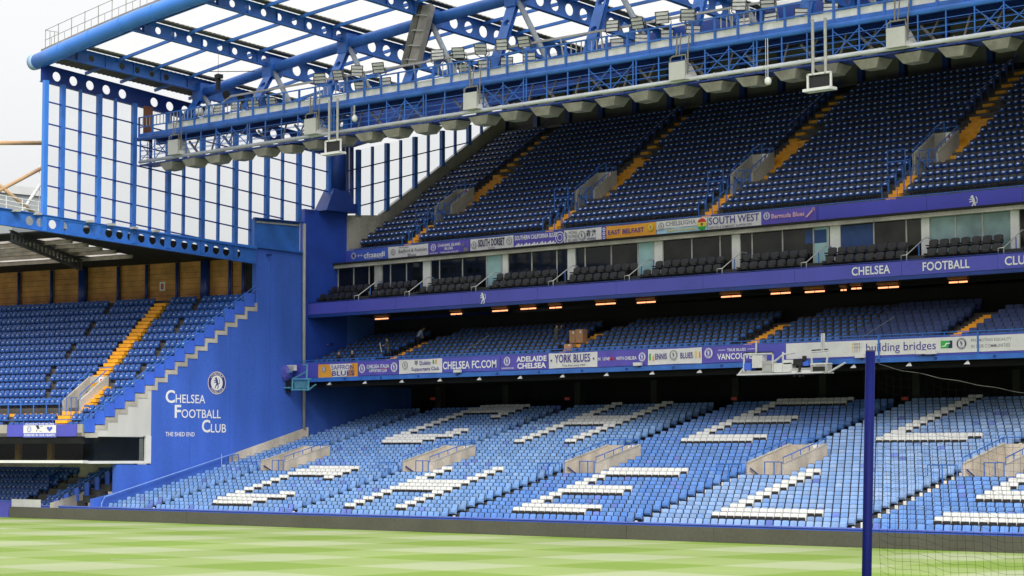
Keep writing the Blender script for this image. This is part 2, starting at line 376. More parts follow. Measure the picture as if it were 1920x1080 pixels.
for x0, x1 in ((22, 43), (43.6, 76)):
    a, b = at(x0, 945, Y=.5)[0], at(x1, 945, Y=.5)[0]; mb = MB(); mb.box((a, .48, .02), (b, .54, 1.42)); part('panel', mb, WHITEP, t)
t = thing('corner_box', 'violet blue padded box at the far corner flag edge', 'box', (-140, 0, 0))
mb = MB(); a = at(-40, 950, Y=.2)[0]; b = at(15.5, 950, Y=.2)[0]; mb.box((a, .2, .0), (b, .8, 1.25)); part('body', mb, PURPLE, t)
mb = MB(); mb.box((a - .02, .17, 1.252), (b + .02, .83, 1.31)); part('lid', mb, BLUEP, t)

# ---------------------------------------------------------------- the main grandstand
GS = thing('grandstand', 'three tier grandstand with blue steel roof along the touchline', 'grandstand', (-100, 20, 0))
LOWN, LD, LR, LY, LZ = 35, .83, .22, 1.20, .45
UPN, UD, UR, UY, UZ = 20, .87, .57, 26.55, 22.2
MDN, MD, MR, MY, MZ = 9, .87, .33, 20.55, 11.55
VL = [-132.0, -116.1, -100.3, -84.9, -69.3, -54.]     # lower entrances (their left walls)
VU = [-131.3, -115.4, -99.9, -84.0, -68.0]            # upper aisles
VM = [-128.9, -110.1, -92.9, -76.4]
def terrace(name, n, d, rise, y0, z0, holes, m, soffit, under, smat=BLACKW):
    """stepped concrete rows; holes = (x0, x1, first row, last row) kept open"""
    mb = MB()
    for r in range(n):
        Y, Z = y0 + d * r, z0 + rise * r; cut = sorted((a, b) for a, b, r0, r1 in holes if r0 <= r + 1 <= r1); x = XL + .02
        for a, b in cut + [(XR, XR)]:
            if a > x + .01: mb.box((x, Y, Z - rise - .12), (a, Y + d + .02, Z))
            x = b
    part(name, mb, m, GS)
    mb = MB(); ye, ze = y0 + d * n, z0 + rise * n
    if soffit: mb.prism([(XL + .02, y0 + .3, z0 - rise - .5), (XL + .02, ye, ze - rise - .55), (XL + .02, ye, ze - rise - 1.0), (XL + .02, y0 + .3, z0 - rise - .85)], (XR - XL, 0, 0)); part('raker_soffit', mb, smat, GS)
LVW, LVR = 3.0, (14, 18); UVR = (5, 7)
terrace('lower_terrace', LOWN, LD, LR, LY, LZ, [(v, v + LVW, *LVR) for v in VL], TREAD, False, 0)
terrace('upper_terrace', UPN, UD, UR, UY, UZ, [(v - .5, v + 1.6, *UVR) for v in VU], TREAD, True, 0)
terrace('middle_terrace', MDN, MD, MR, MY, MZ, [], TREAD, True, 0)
def slab(name, a, b, m, parent=None):
    mb = MB(); mb.box(a, b); return part(name, mb, m, parent or GS)
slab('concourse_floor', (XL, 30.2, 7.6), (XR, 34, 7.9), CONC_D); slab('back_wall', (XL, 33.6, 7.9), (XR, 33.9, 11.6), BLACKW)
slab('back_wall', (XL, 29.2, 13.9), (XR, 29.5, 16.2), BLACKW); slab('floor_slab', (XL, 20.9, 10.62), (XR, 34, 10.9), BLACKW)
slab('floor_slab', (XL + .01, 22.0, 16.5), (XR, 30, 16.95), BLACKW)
slab('dugout_floor', (XL, 1.0, -.01), (XR, 1.3, .2), TREAD)
# left end wall of the stand between the tiers (seen behind the seats)
mb = MB(); mb.box((XL - .5, 21.25, 0), (XL, 46, 20.4)); part('end_wall', mb, WALLB, GS)
mb = MB(); mb.box((XR, 1, 0), (XR + .5, 46, 36)); part('end_wall', mb, CONC_D, GS)  # unseen wall added at the right end to stop light leaking in
# rear of the upper tier: grey sheeting bays between dark posts
yb = UY + UD * UPN + .9; zb = UZ + UR * UPN - .6
slab('rear_wall', (XL, yb + .6, 8), (XR, yb + .9, zb + 5.2), CONC_D)
x = XL + .1; k = 0
sheet_m = mat('grey_rear_sheeting', (.16, .155, .145), .85, .25, .6, streak=.3)
while x < XR - 3:
    mb = MB(); mb.box((x + .3, yb + .42, zb + 1.15), (x + 3.5, yb + .5, zb + 4.6)); part('rear_panel', mb, sheet_m, GS)
    mb = MB(); mb.box((x - .28, yb + .1, zb - .5), (x + .22, yb + .55, zb + 5.)); part('rear_post', mb, STEEL_D, GS)
    x += 3.9
mb = MB(); mb.box((XL, yb + .2, zb + .95), (XR, yb + .41, zb + 1.12)); part('rear_rail', mb, GREYH, GS)
# concrete end parapet of the upper tier
p = [at(650, 404, X=XL), at(711, 404, X=XL), at(945, 216, X=XL)]
q = at(650, 500, X=XL)
mb = MB(); mb.prism([p[0], p[1], p[2], (XL, yb + .5, p[2][2] + .4), (XL, yb + .5, p[2][2] - 4.), (XL, 34, 20.3), (XL, q[1], 20.3)], (.28, 0, 0)); part('end_parapet', mb, CONC, GS)
mb = MB(); mb.bar(p[1] + [.14, -.1, .06], p[2] + [.14, 0, .06], .4, .1); part('parapet_coping', mb, GREYM, GS)

# ---- lower banner fascia (front of the middle tier)
YB = 20.1
slab('fascia', (at(548, 690, Y=YB)[0], YB, 11.12), (XR, YB + .3, 12.30), PURPLE)
slab('fascia_beam', (XL + .3, YB - .12, 10.78), (XR, YB + .35, 11.10), STEEL)
mb = MB()
for z in (12.36, 12.55): mb.bar((at(535, 680, Y=YB)[0], YB + .1, z), (XR, YB + .1, z), .05)
x = XL
while x < XR: mb.bar((x, YB + .1, 12.3), (x, YB + .1, 12.55), .04); x += 1.6
part('front_rail', mb, STEEL, GS)
for x0, x1 in ((1425, 1474),): pass
for i in range(24):                                           # small spotlights under the beam
    x = XL + 4.6 + i * 4.25
    if x > XR: break
    mb = MB(); mb.add([(x - .02, YB + .1, 10.78), (x + .22, YB - .05, 10.5), (x - .25, YB - .05, 10.5), (x, YB + .3, 10.5)], [(0, 1, 2), (0, 3, 1), (0, 2, 3), (1, 3, 2)]); part('spotlight', mb, WHITEP, GS)
    mb = MB(); mb.box((x + 1.9, YB - .16, 10.86), (x + 2.1, YB - .12, 11.02)); part('beam_bracket', mb, STEEL_D, GS)
# ---- box balcony
YK = 21.7
bxs = [at(577, 580, Y=YK)[0], at(652, 575, Y=YK)[0], at(742, 570, Y=YK)[0], at(866, 560, Y=YK)[0], at(1008, 550, Y=YK)[0], at(1155, 540, Y=YK)[0], at(1318, 530, Y=YK)[0], at(1490, 515, Y=YK)[0], at(1690, 500, Y=YK)[0], at(1870, 490, Y=YK)[0], -60, -48, XR]
for a, b in zip(bxs[:-1], bxs[1:]):
    mb = MB(); mb.box((a + .012, YK + random.uniform(0, .01), 16.42), (b - .012, YK + .25, 17.34)); part('balcony_panel', mb, PURPLE, GS)
slab('balcony_beam', (bxs[0], YK + .02, 16.16), (XR, YK + .5, 16.40), STEEL_D)
mb = MB(); mb.bar((bxs[0], YK + .12, 17.42), (XR, YK + .12, 17.42), .05); part('balcony_rail', mb, STEEL_D, GS)
slab('balcony_floor', (XL + .02, YK + .25, 16.95), (XR, 25.2, 17.12), CONC_D); slab('balcony_riser', (XL + .02, 23.1, 17.12), (XR, 25.2, 17.79), CONC_D)
# logos and lettering on the fascia
def letters(parent, mats, fn, name='lettering'):
    mb = MB(); fn(mb); return part(name, mb, mats, parent)
FW = EX, EZ
def on(Y, x, y): return Vector(at(x, y, Y=Y))
letters(GS, WHITET, lambda m: lion(m, on(YK - .02, 905.5, 559), EX, EZ, .75, .88), 'lion_emblem')
letters(GS, WHITET, lambda m: lion(m, on(25.85, 1825, 379), EX, EZ, .80, .95), 'lion_emblem')
for s, x0, x1, y0 in (('CHELSEA', 1597, 1669, 517), ('FOOTBALL', 1730, 1818, 509), ('CLUB', 1884, 1935, 498)):
    a, b = on(YK - .02, x0, y0), on(YK - .02, x1, y0 - (x1 - x0) * .05)
    letters(GS, WHITET, lambda m: put_text(m, s, (a.x, a.y, 16.62), EX, EZ, b.x - a.x, .56, .018))
# ---- box fronts
YG = 25.
def bx(px): return at(px, 512 - .087 * (px - 625), Y=YG)[0]
ZT, ZF = 20.42, 17.45
slab('box_ceiling', (XL + .02, 24.4, 20.72), (XR, 30, 20.86), BLACKW); slab('box_back_wall', (XL, 28.8, 16.95), (XR, 29.05, 20.7), mat('box_interior', (.06, .055, .045), .8, .6, .25))
slab('upper_ledge', (at(625, 505, Y=24.6)[0], 24.55, 20.42), (XR, 26.2, 20.70), CONC)
piers = [(704, 718), (795, 809), (944, 954), (1066, 1080), (1229, 1244), (1374, 1389), (1558, 1577), (1729, 1744), (1896, 1912), (2090, 2106)]
for a, b in piers:
    mb = MB(); mb.box((bx(a), YG - .12, ZF), (bx(b), YG + .3, ZT)); part('pier', mb, WHITEP if a not in (704,) else GREYM, GS)
frames = [635, 664, 693, 733, 763, 825, 868, 913, 941, 998, 1045, 1098, 1147, 1197, 1227, 1298, 1351, 1411, 1468, 1526, 1554, 1639, 1700, 1792, 1843, 1950, 2010]
fm = MB(); fm.box((-.05, -.06, 0), (.05, .06, ZT - ZF)); f0 = None
for f in frames:
    if f0 is None: f0 = fm.build('window_post', GREYM, GS); f0.location = (bx(f) + 100, YG - 20, ZF)
    else: copy_part(f0, GS, (bx(f) + 100, YG - 20, ZF))
edges = sorted([(f, f) for f in frames] + piers)
teal = {(913, 941), (1197, 1227), (1526, 1554), (1744, 1792), (1792, 1843), (1843, 1896)}  # panes painted pale for the sky they reflect
for (a0, a1), (b0, b1) in zip(edges[:-1], edges[1:]):
    mb = MB(); mb.box((bx(a1) + .03, YG - .015, ZF + .05), (bx(b0) - .03, YG + .015, ZT)); 
    part('window_pane', mb, TEAL if (a1, b0) in teal and (a1, b0)[0] < 1700 else (mat('painted_sky_glass', (.20, .31, .31), .12, .5, .5) if (a1, b0) in teal else DARKGL if a1 < 1100 else mat('box_glass_tinted', (.022, .021, .016), .06, .9, .45, spec=.3)), GS)
for a, b, z0, z1, c in ((1575, 1640, .4, 2.9, (.02, .05, .16)), (1510, 1550, 1.9, 2.8, (.03, .05, .15))):
    mb = MB(); mb.box((bx(a), YG - .035, ZF + z0), (bx(b), YG - .02, ZF + z1)); part('blue_blind', mb, mat('blue_blind_cloth', (.02, .06, .20), .6, .2, 2.), GS)
# ---- upper fascia
YU = 25.9
us = [XL + .02, at(730, 470, Y=YU)[0], at(1535, 405, Y=YU)[0], at(1737, 385, Y=YU)[0], at(1917, 372, Y=YU)[0], -60, XR]
for i, (a, b) in enumerate(zip(us[:-1], us[1:])):
    mb = MB(); mb.box((a + .012, YU, 20.702), (b - .012, YU + .3, 22.0)); part('fascia_panel', mb, mat('fascia_blue_violet', (.07, .075, .52), .42, .1, .3) if i else PURPLE, GS)
mb = MB(); mb.bar((XL, YU + .15, 22.12), (XR, YU + .15, 22.12), .05)
x = XL
while x < XR: mb.bar((x, YU + .15, 22.), (x, YU + .15, 22.12), .04); x += 1.4
part('front_rail', mb, STEEL, GS)
# ---- aisle steps (painted treads), one piece each
def step_piece(cx, y0, y1, z, wdt, _c={}):
    key = (round(wdt, 2), round(y1 - y0, 3))
    if key not in _c:
        mb = MB(); mb.box((-wdt / 2, -.03, -.225), (wdt / 2, y1 - y0 + .03, 0)); o = mb.build('aisle_step', YELLOW, GS); _c[key] = o; o.location = (cx + 100, y0 - 20, z); return o
    return copy_part(_c[key], GS, (cx + 100, y0 - 20, z))
for A in VU:
    for r in range(1, UPN + 1):
        Y, Z = UY + UD * (r - 1), UZ + UR * (r - 1)
        for hlf in (0, 1):
            y0 = Y + hlf * UD / 2 - UD / 2; z = Z - UR / 2 + hlf * UR / 2 + .012
            if r <= 4: step_piece(A + .05 * hlf, y0, y0 + UD / 2, z, .82)
            elif r <= 7:
                if hlf == 0: step_piece(A + 2.0, y0, y0 + UD / 2, z, .62)
            elif r <= 12: step_piece(A + 1.35, y0, y0 + UD / 2, z, 1.75)
            elif hlf == 0: step_piece(A + .45, y0, y0 + UD / 2, z, .82)
for A in VM:
    for r in range(1, 8):
        Y, Z = MY + MD * (r - 1), MZ + MR * (r - 1)
        for hlf in (0, 1): step_piece(A + .25, Y + hlf * MD / 2, Y + (hlf + 1) * MD / 2, Z + hlf * MR / 2 + .25, 1.15)
for v in VL:
    for r in range(19, 24): step_piece(v - .55, LY + LD * (r - 1), LY + LD * r, LZ + LR * (r - 1) + .012, 1.0)
    for r in range(11, 14): step_piece(v - .55, LY + LD * (r - 1), LY + LD * r, LZ + LR * (r - 1) + .012, 1.0)
# ---- loop rails along the upper aisles
rm = MB(); rm.tube([(0, -.35, 0), (0, -.38, .75), (0, -.30, .98), (0, .25, 1.30), (0, .38, 1.18), (0, .38, .35)], .032, 6); r0 = None
r1_ = rm.build('aisle_rail', STEEL_D, GS); first_ = True
for A in VU:
    for r in list(range(1, 6)) + list(range(13, UPN + 1)):
        for dx in ((-.62, .62) if r < 6 else (-.25,)):
            loc = (A + dx + 100, UY + UD * (r - 1) + .3 - 20, UZ + UR * (r - 1))
            if r > 6:
                if first_: r1_.location = loc; first_ = False
                else: copy_part(r1_, GS, loc)
            elif r0 is None: r0 = rm.build('aisle_rail', STEEL, GS); r0.location = loc
            else: copy_part(r0, GS, loc)

# ---------------------------------------------------------------- stair entrances (vomitories)
def rails(parent, pts_list, r=.035, m=STEEL, name='handrail'):
    mb = MB()
    for pts in pts_list: mb.tube(pts, r, 6)
    return part(name, mb, m, parent)
def entrance(name, label, x0, x1, y0, y1, zf, slope, number, up=False, wallm=CONC_W, grp=None, hw=1.15):
    """concrete walls following the rake, open at the front, numbered back wall, blue rails"""
    t = thing(name, label, 'stair entrance', (x0, y0, zf), group=grp); tw = .18
    def zt(y): return zf + hw + slope * (y - y0)
    for nm, xa in (('side_wall', x0), ('side_wall', x1 - tw)):
        mb = MB(); mb.prism([(xa, y0, zf - 1.6), (xa, y1, zf - 1.6), (xa, y1, zt(y1)), (xa, y0 + .02, zt(y0))], (tw, 0, 0)); part(nm, mb, wallm, t)
        mb = MB(); mb.bar((xa + tw / 2, y0, zt(y0) + .03), (xa + tw / 2, y1, zt(y1) + .03), tw + .05, .06); part('coping', mb, CONC, t)
    bz = zt(y1); mb = MB(); mb.box((x0 + tw, y1 - tw, zf + .7), (x1 - tw, y1, bz)); part('back_wall', mb, wallm, t)
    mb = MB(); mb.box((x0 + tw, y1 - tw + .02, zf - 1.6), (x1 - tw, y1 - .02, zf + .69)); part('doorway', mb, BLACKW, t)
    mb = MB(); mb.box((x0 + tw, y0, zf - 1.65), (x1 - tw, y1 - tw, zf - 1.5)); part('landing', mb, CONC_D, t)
    s = MB(); sx_ = x1 - .95; sz = bz - .62; s.box((sx_, y1 - tw - .05, sz), (sx_ + .5, y1 - tw - .015, sz + .58)); sg = part('number_sign', s, WHITET, t)
    if number:
        mb = MB(); put_text(mb, number, (sx_ + .12, y1 - tw - .06, sz + .08), EX, EZ, .26, .42, .03); part('numeral', mb, RED, sg)
    h = .38
    for xa in (x0 + tw / 2, x1 - tw / 2):
        L = [[(xa, y0, zt(y0) - (1.1 if xa < (x0 + x1) / 2 else .0)), (xa, y0, zt(y0) + h), (xa, y1, zt(y1) + h)]]
        for f in (.2, .4, .6, .8, 1.): L.append([(xa, y0 + (y1 - y0) * f, zt(y0 + (y1 - y0) * f)), (xa, y0 + (y1 - y0) * f, zt(y0 + (y1 - y0) * f) + h)])
        rails(t, L)
    rails(t, [[(x0, y1, bz), (x0, y1, bz + h)], [(x0, y1, bz + h), (x1, y1, bz + h)], [((x0 + x1) / 2, y1, bz), ((x0 + x1) / 2, y1, bz + h)]], name='back_rail')
    xm = x0 + (x1 - x0) * (.30 if up else .52)
    rails(t, [[(xm, y0 - .1, zf), (xm, y0 - .1, zf + 1.25), (x1 - .15, y0 - .1, zf + 1.25), (x1 - .15, y0 - .1, zf)], [((xm + x1) / 2, y0 - .1, zf), ((xm + x1) / 2, y0 - .1, zf + 1.25)]] + ([[(xm, y0 - .1, zf + .5), (x1 - .15, y0 - .1, zf + .5)]] if up else []), .045, name='gate_rail')
    rails(t, [[(x0 + .3, y0 + .1, zf + .85), (x0 + .32, y0 + 1.5, zf + .1)]], .045, STEEL_D, 'stair_rail')
    if not up: rails(t, [[(x0 - 2.1, y0 - .3, zf - .3), (x0 - 2.1, y0 - .3, zf + 1.1), (x0 - .1, y0 - .3, zf + 1.1), (x0 - .1, y0 - .3, zf - .3)], [(x0 - 1.1, y0 - .3, zf), (x0 - 1.1, y0 - .3, zf + 1.1)]], .045, name='side_barrier')
    else:
        mb = MB(); mb.box((x0 + .9, y1 - tw - .06, zf + 1.0), (x0 + 1.2, y1 - tw - .02, zf + 1.18)); part('fire_notice', mb, RED, t)
    return t
posn = ['leftmost', 'second from the blue end wall', 'third from the blue end wall', 'numbered 4, fourth from the blue end wall', 'numbered 5, behind the net']
for i, v in enumerate(VL[:5]):
    y0, y1 = LY + LD * 12.6, LY + LD * 18
    entrance('stair_entrance', 'tan concrete stair entrance in the lower tier, ' + posn[i], v, v + LVW, y0, y1, LZ + LR * 12.6, LR / LD, ['1', '2', '3', '4', '5'][i], grp='lower tier stair entrances')
posu = ['leftmost, by the end parapet', 'second from the glass screen', 'third from the glass screen', 'rightmost in view']
for i, v in enumerate(VU[:4]):
    y0, y1 = UY + UD * 4, UY + UD * 7.05
    entrance('stair_entrance', 'grey concrete stair entrance in the upper tier, ' + posu[i], v - .5, v + 1.6, y0, y1, UZ + UR * 4, UR / UD, ['1', '2', '3', '4'][i], True, CONC, 'upper tier stair entrances', 1.0)
    t = thing('aisle_barrier', 'blue tube barrier at the front of the upper aisle, ' + posu[i], 'barrier', (v - 1.6, y0, UZ + UR * 4), group='blue barriers beside the upper entrances')
    z = UZ + UR * 3.4
    rails(t, [[(v - 2.2, y0 - .5, z), (v - 2.2, y0 - .5, z + 1.75), (v - .75, y0 - .5, z + 1.75), (v - .75, y0 - .5, z)], [(v - 2.2, y0 - .5, z + .95), (v - .75, y0 - .5, z + .95)]], .05, name='frame')
    rails(t, [[(v + .2, y1 + .3, UZ + UR * 7), (v + .2, y1 + .3, UZ + UR * 7 + 1.9), (v + .2, y1 - .9, UZ + UR * 7 + 1.3)]], .055, name='end_post')

# ---------------------------------------------------------------- blue end wall with the lettering
W = lambda x, y, X=XL: Vector(at(x, y, X=X))
EW = thing('end_wall', 'tall blue rendered end wall with white lettering and round badge', 'wall', (XL, 10, 0))
# stepped profile of the corner block
ST = [(162 + 18.7 * k, 812 - 14.82 * k) for k in range(18)]
sp = [W(*p) for p in ST]
n_st = len(sp); poly = []
for k in range(n_st):
    y, z = sp[k].y, sp[k].z
    if poly: poly.append((y, poly[-1][1]))
    poly.append((y, z))
def clipY(ymin):                                     # stepped top edge from ymin to the back
    out = [];
    for a, b in zip(poly[:-1], poly[1:]):
        if b[0] <= ymin: last = b; continue
        if not out: out.append((ymin, a[1] if a[0] < ymin else a[1]))
        out.append(b)
    return out
y_w = W(283, 800).y
top = clipY(y_w)
P = [(y_w, W(283, 822).z)] + top + [(top[-1][0], 21.55), (21.2, 21.55), (21.2, 0), (W(176, 940).y, 0), (W(176, 940).y, W(176, 936).z), (W(218, 912).y, W(218, 925).z), (W(218, 912).y, W(218, 871).z), (y_w, W(283, 871).z)]
mb = MB(); mb.prism([(XL, y, z) for y, z in P], (-.5, 0, 0)); part('rendered_wall', mb, WALLB, EW)
topw = [q for q in poly if q[0] <= y_w] ; topw = topw + [(y_w, topw[-1][1])]
P = [(W(178, 818).y, W(178, 818).z)] + topw[2:] + [(y_w, W(283, 818).z)]
mb = MB(); mb.prism([(XL + .01, y, z) for y, z in P], (-.45, 0, 0)); part('white_wall', mb, mat('off_white_render', (.58, .575, .55), .8, .12, .5, streak=.3), EW)
c0 = None
for k in range(1, n_st):
    a, b = sp[k - 1], sp[k]; mb = MB()
    mb.box((XL - .45, a.y - .05, a.z - .34), (XL + .05, b.y + .12, a.z + .0)); mb.box((XL - .45, b.y - .1, a.z + .0), (XL + .05, b.y + .12, b.z - .34)); part('step_coping', mb, CONC, EW)
    mb = MB(); mb.box((XL - .10, a.y - .1, a.z + .06), (XL + .0, b.y - .14, a.z + 1.1)); part('blue_side_panel', mb, BLUEP, EW)
rails(EW, [[sp[0] + Vector((0, -.3, 1.1)), sp[-1] + Vector((0, .1, 1.15))], [sp[0] + Vector((0, -.3, .8)), sp[-1] + Vector((0, .1, .85))]] + [[sp[k] + Vector((0, -.2, .2)), sp[k] + Vector((0, -.2, 1.15))] for k in range(0, n_st, 2)], .035, STEEL, 'handrail')
# upper blue panels either side of the vertical pipe
mb = MB(); mb.prism([(XL + .02, W(477, 410).y, 21.57), (XL + .02, W(477, 410).y, W(477, 410).z), (XL + .02, W(562, 418).y, W(562, 418).z), (XL + .02, W(562, 418).y, 21.57)], (-.5, 0, 0)); part('upper_panel', mb, STEEL, EW)
mb = MB(); mb.bar(W(475, 462) + Vector((.1, 0, 0)), W(572, 474) + Vector((.1, 0, 0)), .3, .16); part('ledge_beam', mb, STEEL, EW)
mb = MB(); mb.bar(W(475, 409) + Vector((.1, 0, 0)), W(566, 418) + Vector((.1, 0, 0)), .3, .12); mb.bar(W(480, 416) + Vector((.06, 0, 0)), W(562, 423) + Vector((.06, 0, 0)), .1, .14, 1); part('panel_cap', mb, [STEEL_D, GREYM], EW)
mb = MB(); mb.tube([W(567, 420) + Vector((.25, 0, 0)), W(566.5, 560) + Vector((.25, 0, 0)), W(566.5, 806) + Vector((.25, 0, 0))], .14, 10); part('drain_pipe', mb, GREYM, EW, smooth=True)
for px, y0_, y1_ in ((507, 470, 845), (432, 600, 850), (357, 700, 870)):
    mb = MB(); a = W(px, y0_); b = W(px, y1_); mb.box((XL + .001, a.y - .012, b.z), (XL + .004, a.y + .012, a.z)); part('wall_joint', mb, mat('dark_joint_seal', (.028, .085, .42), .7, .1, 1.), EW)  # darker strip along each wall joint
TX = mat('white_cut_letters', (.84, .84, .82), .5, .05, 1.)
wl_ = MB()
def wall_word(first, rest, x0, x1, xc, ybase, hc, hs):
    a, b, c = W(x0, ybase), W(xc, ybase), W(x1, ybase); o = Vector((.025, 0, 0))
    put_text(wl_, first, a + o, EY, EZ, (b.y - a.y) * .93, hc, .022); put_text(wl_, rest, b + o, EY, EZ, c.y - b.y, hs, .006)
wall_word('C', 'HELSEA', 310, 384.5, 329, 755.5, 1.02, .68)
wall_word('F', 'OOTBALL', 327, 413.5, 340, 783.5, 1.02, .68)
wall_word('C', 'LUB', 378, 423.5, 395, 811, 1.02, .68)
a, b = W(310, 818), W(364.5, 817.5); put_text(wl_, 'THE SHED END', a + Vector((.025, 0, 0)), EY, EZ, b.y - a.y, .34, .006)
part('lettering', wl_, TX, EW)
mb = MB(); crest(mb, W(406, 718) + Vector((.03, 0, 0)), EY, EZ, EX, .93, 0, 1, 0); disc(mb, W(406, 718) + Vector((.034, 0, 0)), EY, EZ, .915, .86, mi=2)
part('round_badge', mb, [mat('badge_navy', (.03, .03, .20), .5, .05, 1.), TX, mat('badge_red', (.45, .05, .06), .5, .05, 1.)], EW)
# low steps and ramp parapet under the corner seats
mb = MB(); rp = [(222, 897), (203, 897), (203, 905), (186, 910), (170, 917), (152, 925), (135, 932), (118, 938), (100, 943), (100, 953), (165, 953), (165, 934), (196, 921), (222, 920)]
mb.prism([W(*q, -142.7) for q in rp], (-.45, 0, 0)); part('ramp_parapet', mb, CONC, EW)
# tan parapet and rail along the lower tier's end
mb = MB(); a, b, c, d = W(428, 853), W(574, 801), W(574, 812), W(428, 866)
mb.prism([a + Vector((.1, 0, 0)), b + Vector((.1, 0, 0)), b + Vector((.1, 0, -1.2)), a + Vector((.1, 0, -1.2))], (.2, 0, 0)); part('tier_parapet', mb, CONC_W, EW)
rails(EW, [[(XL + .3, 1.2, .5), W(186, 944) + Vector((.3, 0, 0)), W(192, 934) + Vector((.3, 0, .1)), W(411, 858) + Vector((.3, 0, 0)), W(436, 850) + Vector((.3, 0, 0))], [W(411, 858) + Vector((.3, 0, .3)), W(411, 872) + Vector((.3, 0, -.3))]], .045, mat('pale_blue_rail', (.22, .36, .75), .4, .1, 2.), 'end_handrail')
rails(EW, [[W(418, 868) + Vector((.5, 0, 0)), W(418, 856) + Vector((.5, 0, 0)), W(440, 852) + Vector((.5, 0, 0)), W(440, 864) + Vector((.5, 0, 0))], [W(428, 866) + Vector((.5, 0, 0)), W(428, 854) + Vector((.5, 0, 0))]], .04, STEEL, 'end_barrier')

# ---------------------------------------------------------------- roof tower column at the stand's end
TW = thing('roof_column', 'massive dark blue flared steel column standing at the stand end', 'column', (XL, 23.5, 20))
xc = XL + .45
mb = MB(); y0, y1 = W(571, 392).y, W(650, 405).y
mb.box((XL - .55, y0 + .0, 10.9), (XL + .02, y1 + .1, W(575, 392).z)); part('plinth_wall', mb, mat('deep_blue_plinth', (.022, .075, .47), .5, .15, .5, fine=.05), TW)
mb = MB(); b0 = (W(596, 392).y, W(650, 392).y); t0 = (W(613, 354).y, W(640, 354).y); zb_, zt_ = W(600, 396).z, W(600, 353).z
v = [(XL - .5, b0[0], zb_), (XL + 1.1, b0[0], zb_), (XL + 1.1, b0[1], zb_), (XL - .5, b0[1], zb_), (XL - .3, t0[0], zt_), (XL + .9, t0[0], zt_), (XL + .9, t0[1], zt_), (XL - .3, t0[1], zt_)]
mb.add(v, [(0, 3, 2, 1), (4, 5, 6, 7), (0, 1, 5, 4), (1, 2, 6, 5), (2, 3, 7, 6), (3, 0, 4, 7)]); part('flared_base', mb, STEEL_D, TW)
yc = (t0[0] + t0[1]) / 2; mb = MB(); mb.tube([(XL + .3, yc, zt_), (XL + .3, yc, 32.3)], .78, 20); part('shaft', mb, STEEL_D, TW, smooth=True)
mb = MB()
for px in (650, 659): mb.tube([W(px, 388), W(px, 265)], .2, 10)
mb.bar(W(645, 392) + Vector((.3, 0, 0)), W(662, 392) + Vector((.3, 0, 0)), .5, .8); part('side_struts', mb, STEEL_D, TW)

# ---------------------------------------------------------------- glazed end screen
GSX = XL + .25
SCN = thing('glazed_screen', 'tall blue framed glass wind screen closing the stand end', 'glass screen', (GSX, 10, 22))
y_post = [W(p, 300, GSX).y for p in (83, 115, 149, 184, 215, 250, 282, 315, 345, 379, 410, 441, 470, 500, 530, 560, 588)]
VAL = 24.3                                                    # valley of the roof (Y)
def z_tr(i, y):                                               # i-th transom: falls to the valley, rises beyond
    z0 = [31.15, 29.50, 27.92, 26.38, 24.86, 23.35, 21.8][i]; s = -.098
    return z0 + s * (y + 4.1) if y < VAL else z0 + s * (VAL + 4.1) + .27 * (y - VAL)
def z_low(y):                                                 # lower edge of the glazing
    e = W(475, 409).y
    if y < W(474, 463).y: return 22.55 - .047 * (y + 6)
    if y < W(568, 420).y: return 24.0
    if y < 26.0: return 25.2
    a, b = W(650, 404), W(711, 404)
    if y < b.y: return a.z + (b.z - a.z) * (y - a.y) / (b.y - a.y)
    c = W(940, 220); return b.z + (c.z - b.z) * (y - b.y) / (c.y - b.y)
def z_head(y):
    return 32.75 - .098 * (y + 4.3) if y < VAL else 32.75 - .098 * (VAL + 4.3) + .27 * (y - VAL)
y_all = list(y_post); y = y_all[-1] + 1.66
while y < 44.5: y_all.append(y); y += 1.655
wide = [0] + list(range(1, len(y_all), 2))
for i, y in enumerate(y_all):
    wdt = .36 if i in wide else .19; lo = z_low(y)
    mb = MB(); drop = 1.0 if (i in wide and y < 16) else .0
    mb.box((GSX - .12, y - wdt / 2, lo - drop), (GSX + (.22 if i in wide else .10), y + wdt / 2, z_head(y))); part('post' if i in wide else 'mullion', mb, TUBE if i == 0 else STEEL, SCN)
for i in range(7):
    mb = MB()
    for a, b in zip(y_all[:-1], y_all[1:]):
        za, zb2 = z_tr(i, a), z_tr(i, b)
        if min(za - z_low(a), zb2 - z_low(b)) > .02: mb.bar((GSX + .13, a, za), (GSX + .13, b, zb2), .08, .10)
        elif mb.v: part('transom', mb, STEEL_D, SCN); mb = MB()
    if mb.v: part('transom', mb, STEEL_D, SCN)
for a, b in zip(y_all[:-1], y_all[1:]):
    lv = lambda y: sorted([z_low(y), z_head(y)] + [z_tr(i, y) for i in range(7) if z_low(y) + .02 < z_tr(i, y) < z_head(y)])
    LA, LB = lv(a), lv(b); LA = LA[::-1]; LB = LB[::-1]
    for k in range(min(len(LA), len(LB)) - 1):
        mb = MB(); mb.add([(GSX + .02, a + .02, LA[k]), (GSX + .02, b - .02, LB[k]), (GSX + .02, b - .02, LB[k + 1]), (GSX + .02, a + .02, LA[k + 1])], [(0, 1, 2, 3)]); part('pane', mb, GLASS, SCN)
mb = MB(); mb.bar((GSX + .05, y_all[0], z_low(y_all[0]) + .05), (GSX + .05, W(476, 460).y, 21.6), .3, .2); part('sill_beam', mb, TUBE, SCN)
mb = MB(); a = W(259, 265); b = W(281, 268); mb.box((GSX + .16, a.y + .15, a.z), (GSX + .22, b.y - .1, a.z + 2.75)); part('walkway_door', mb, BROWN, SCN)
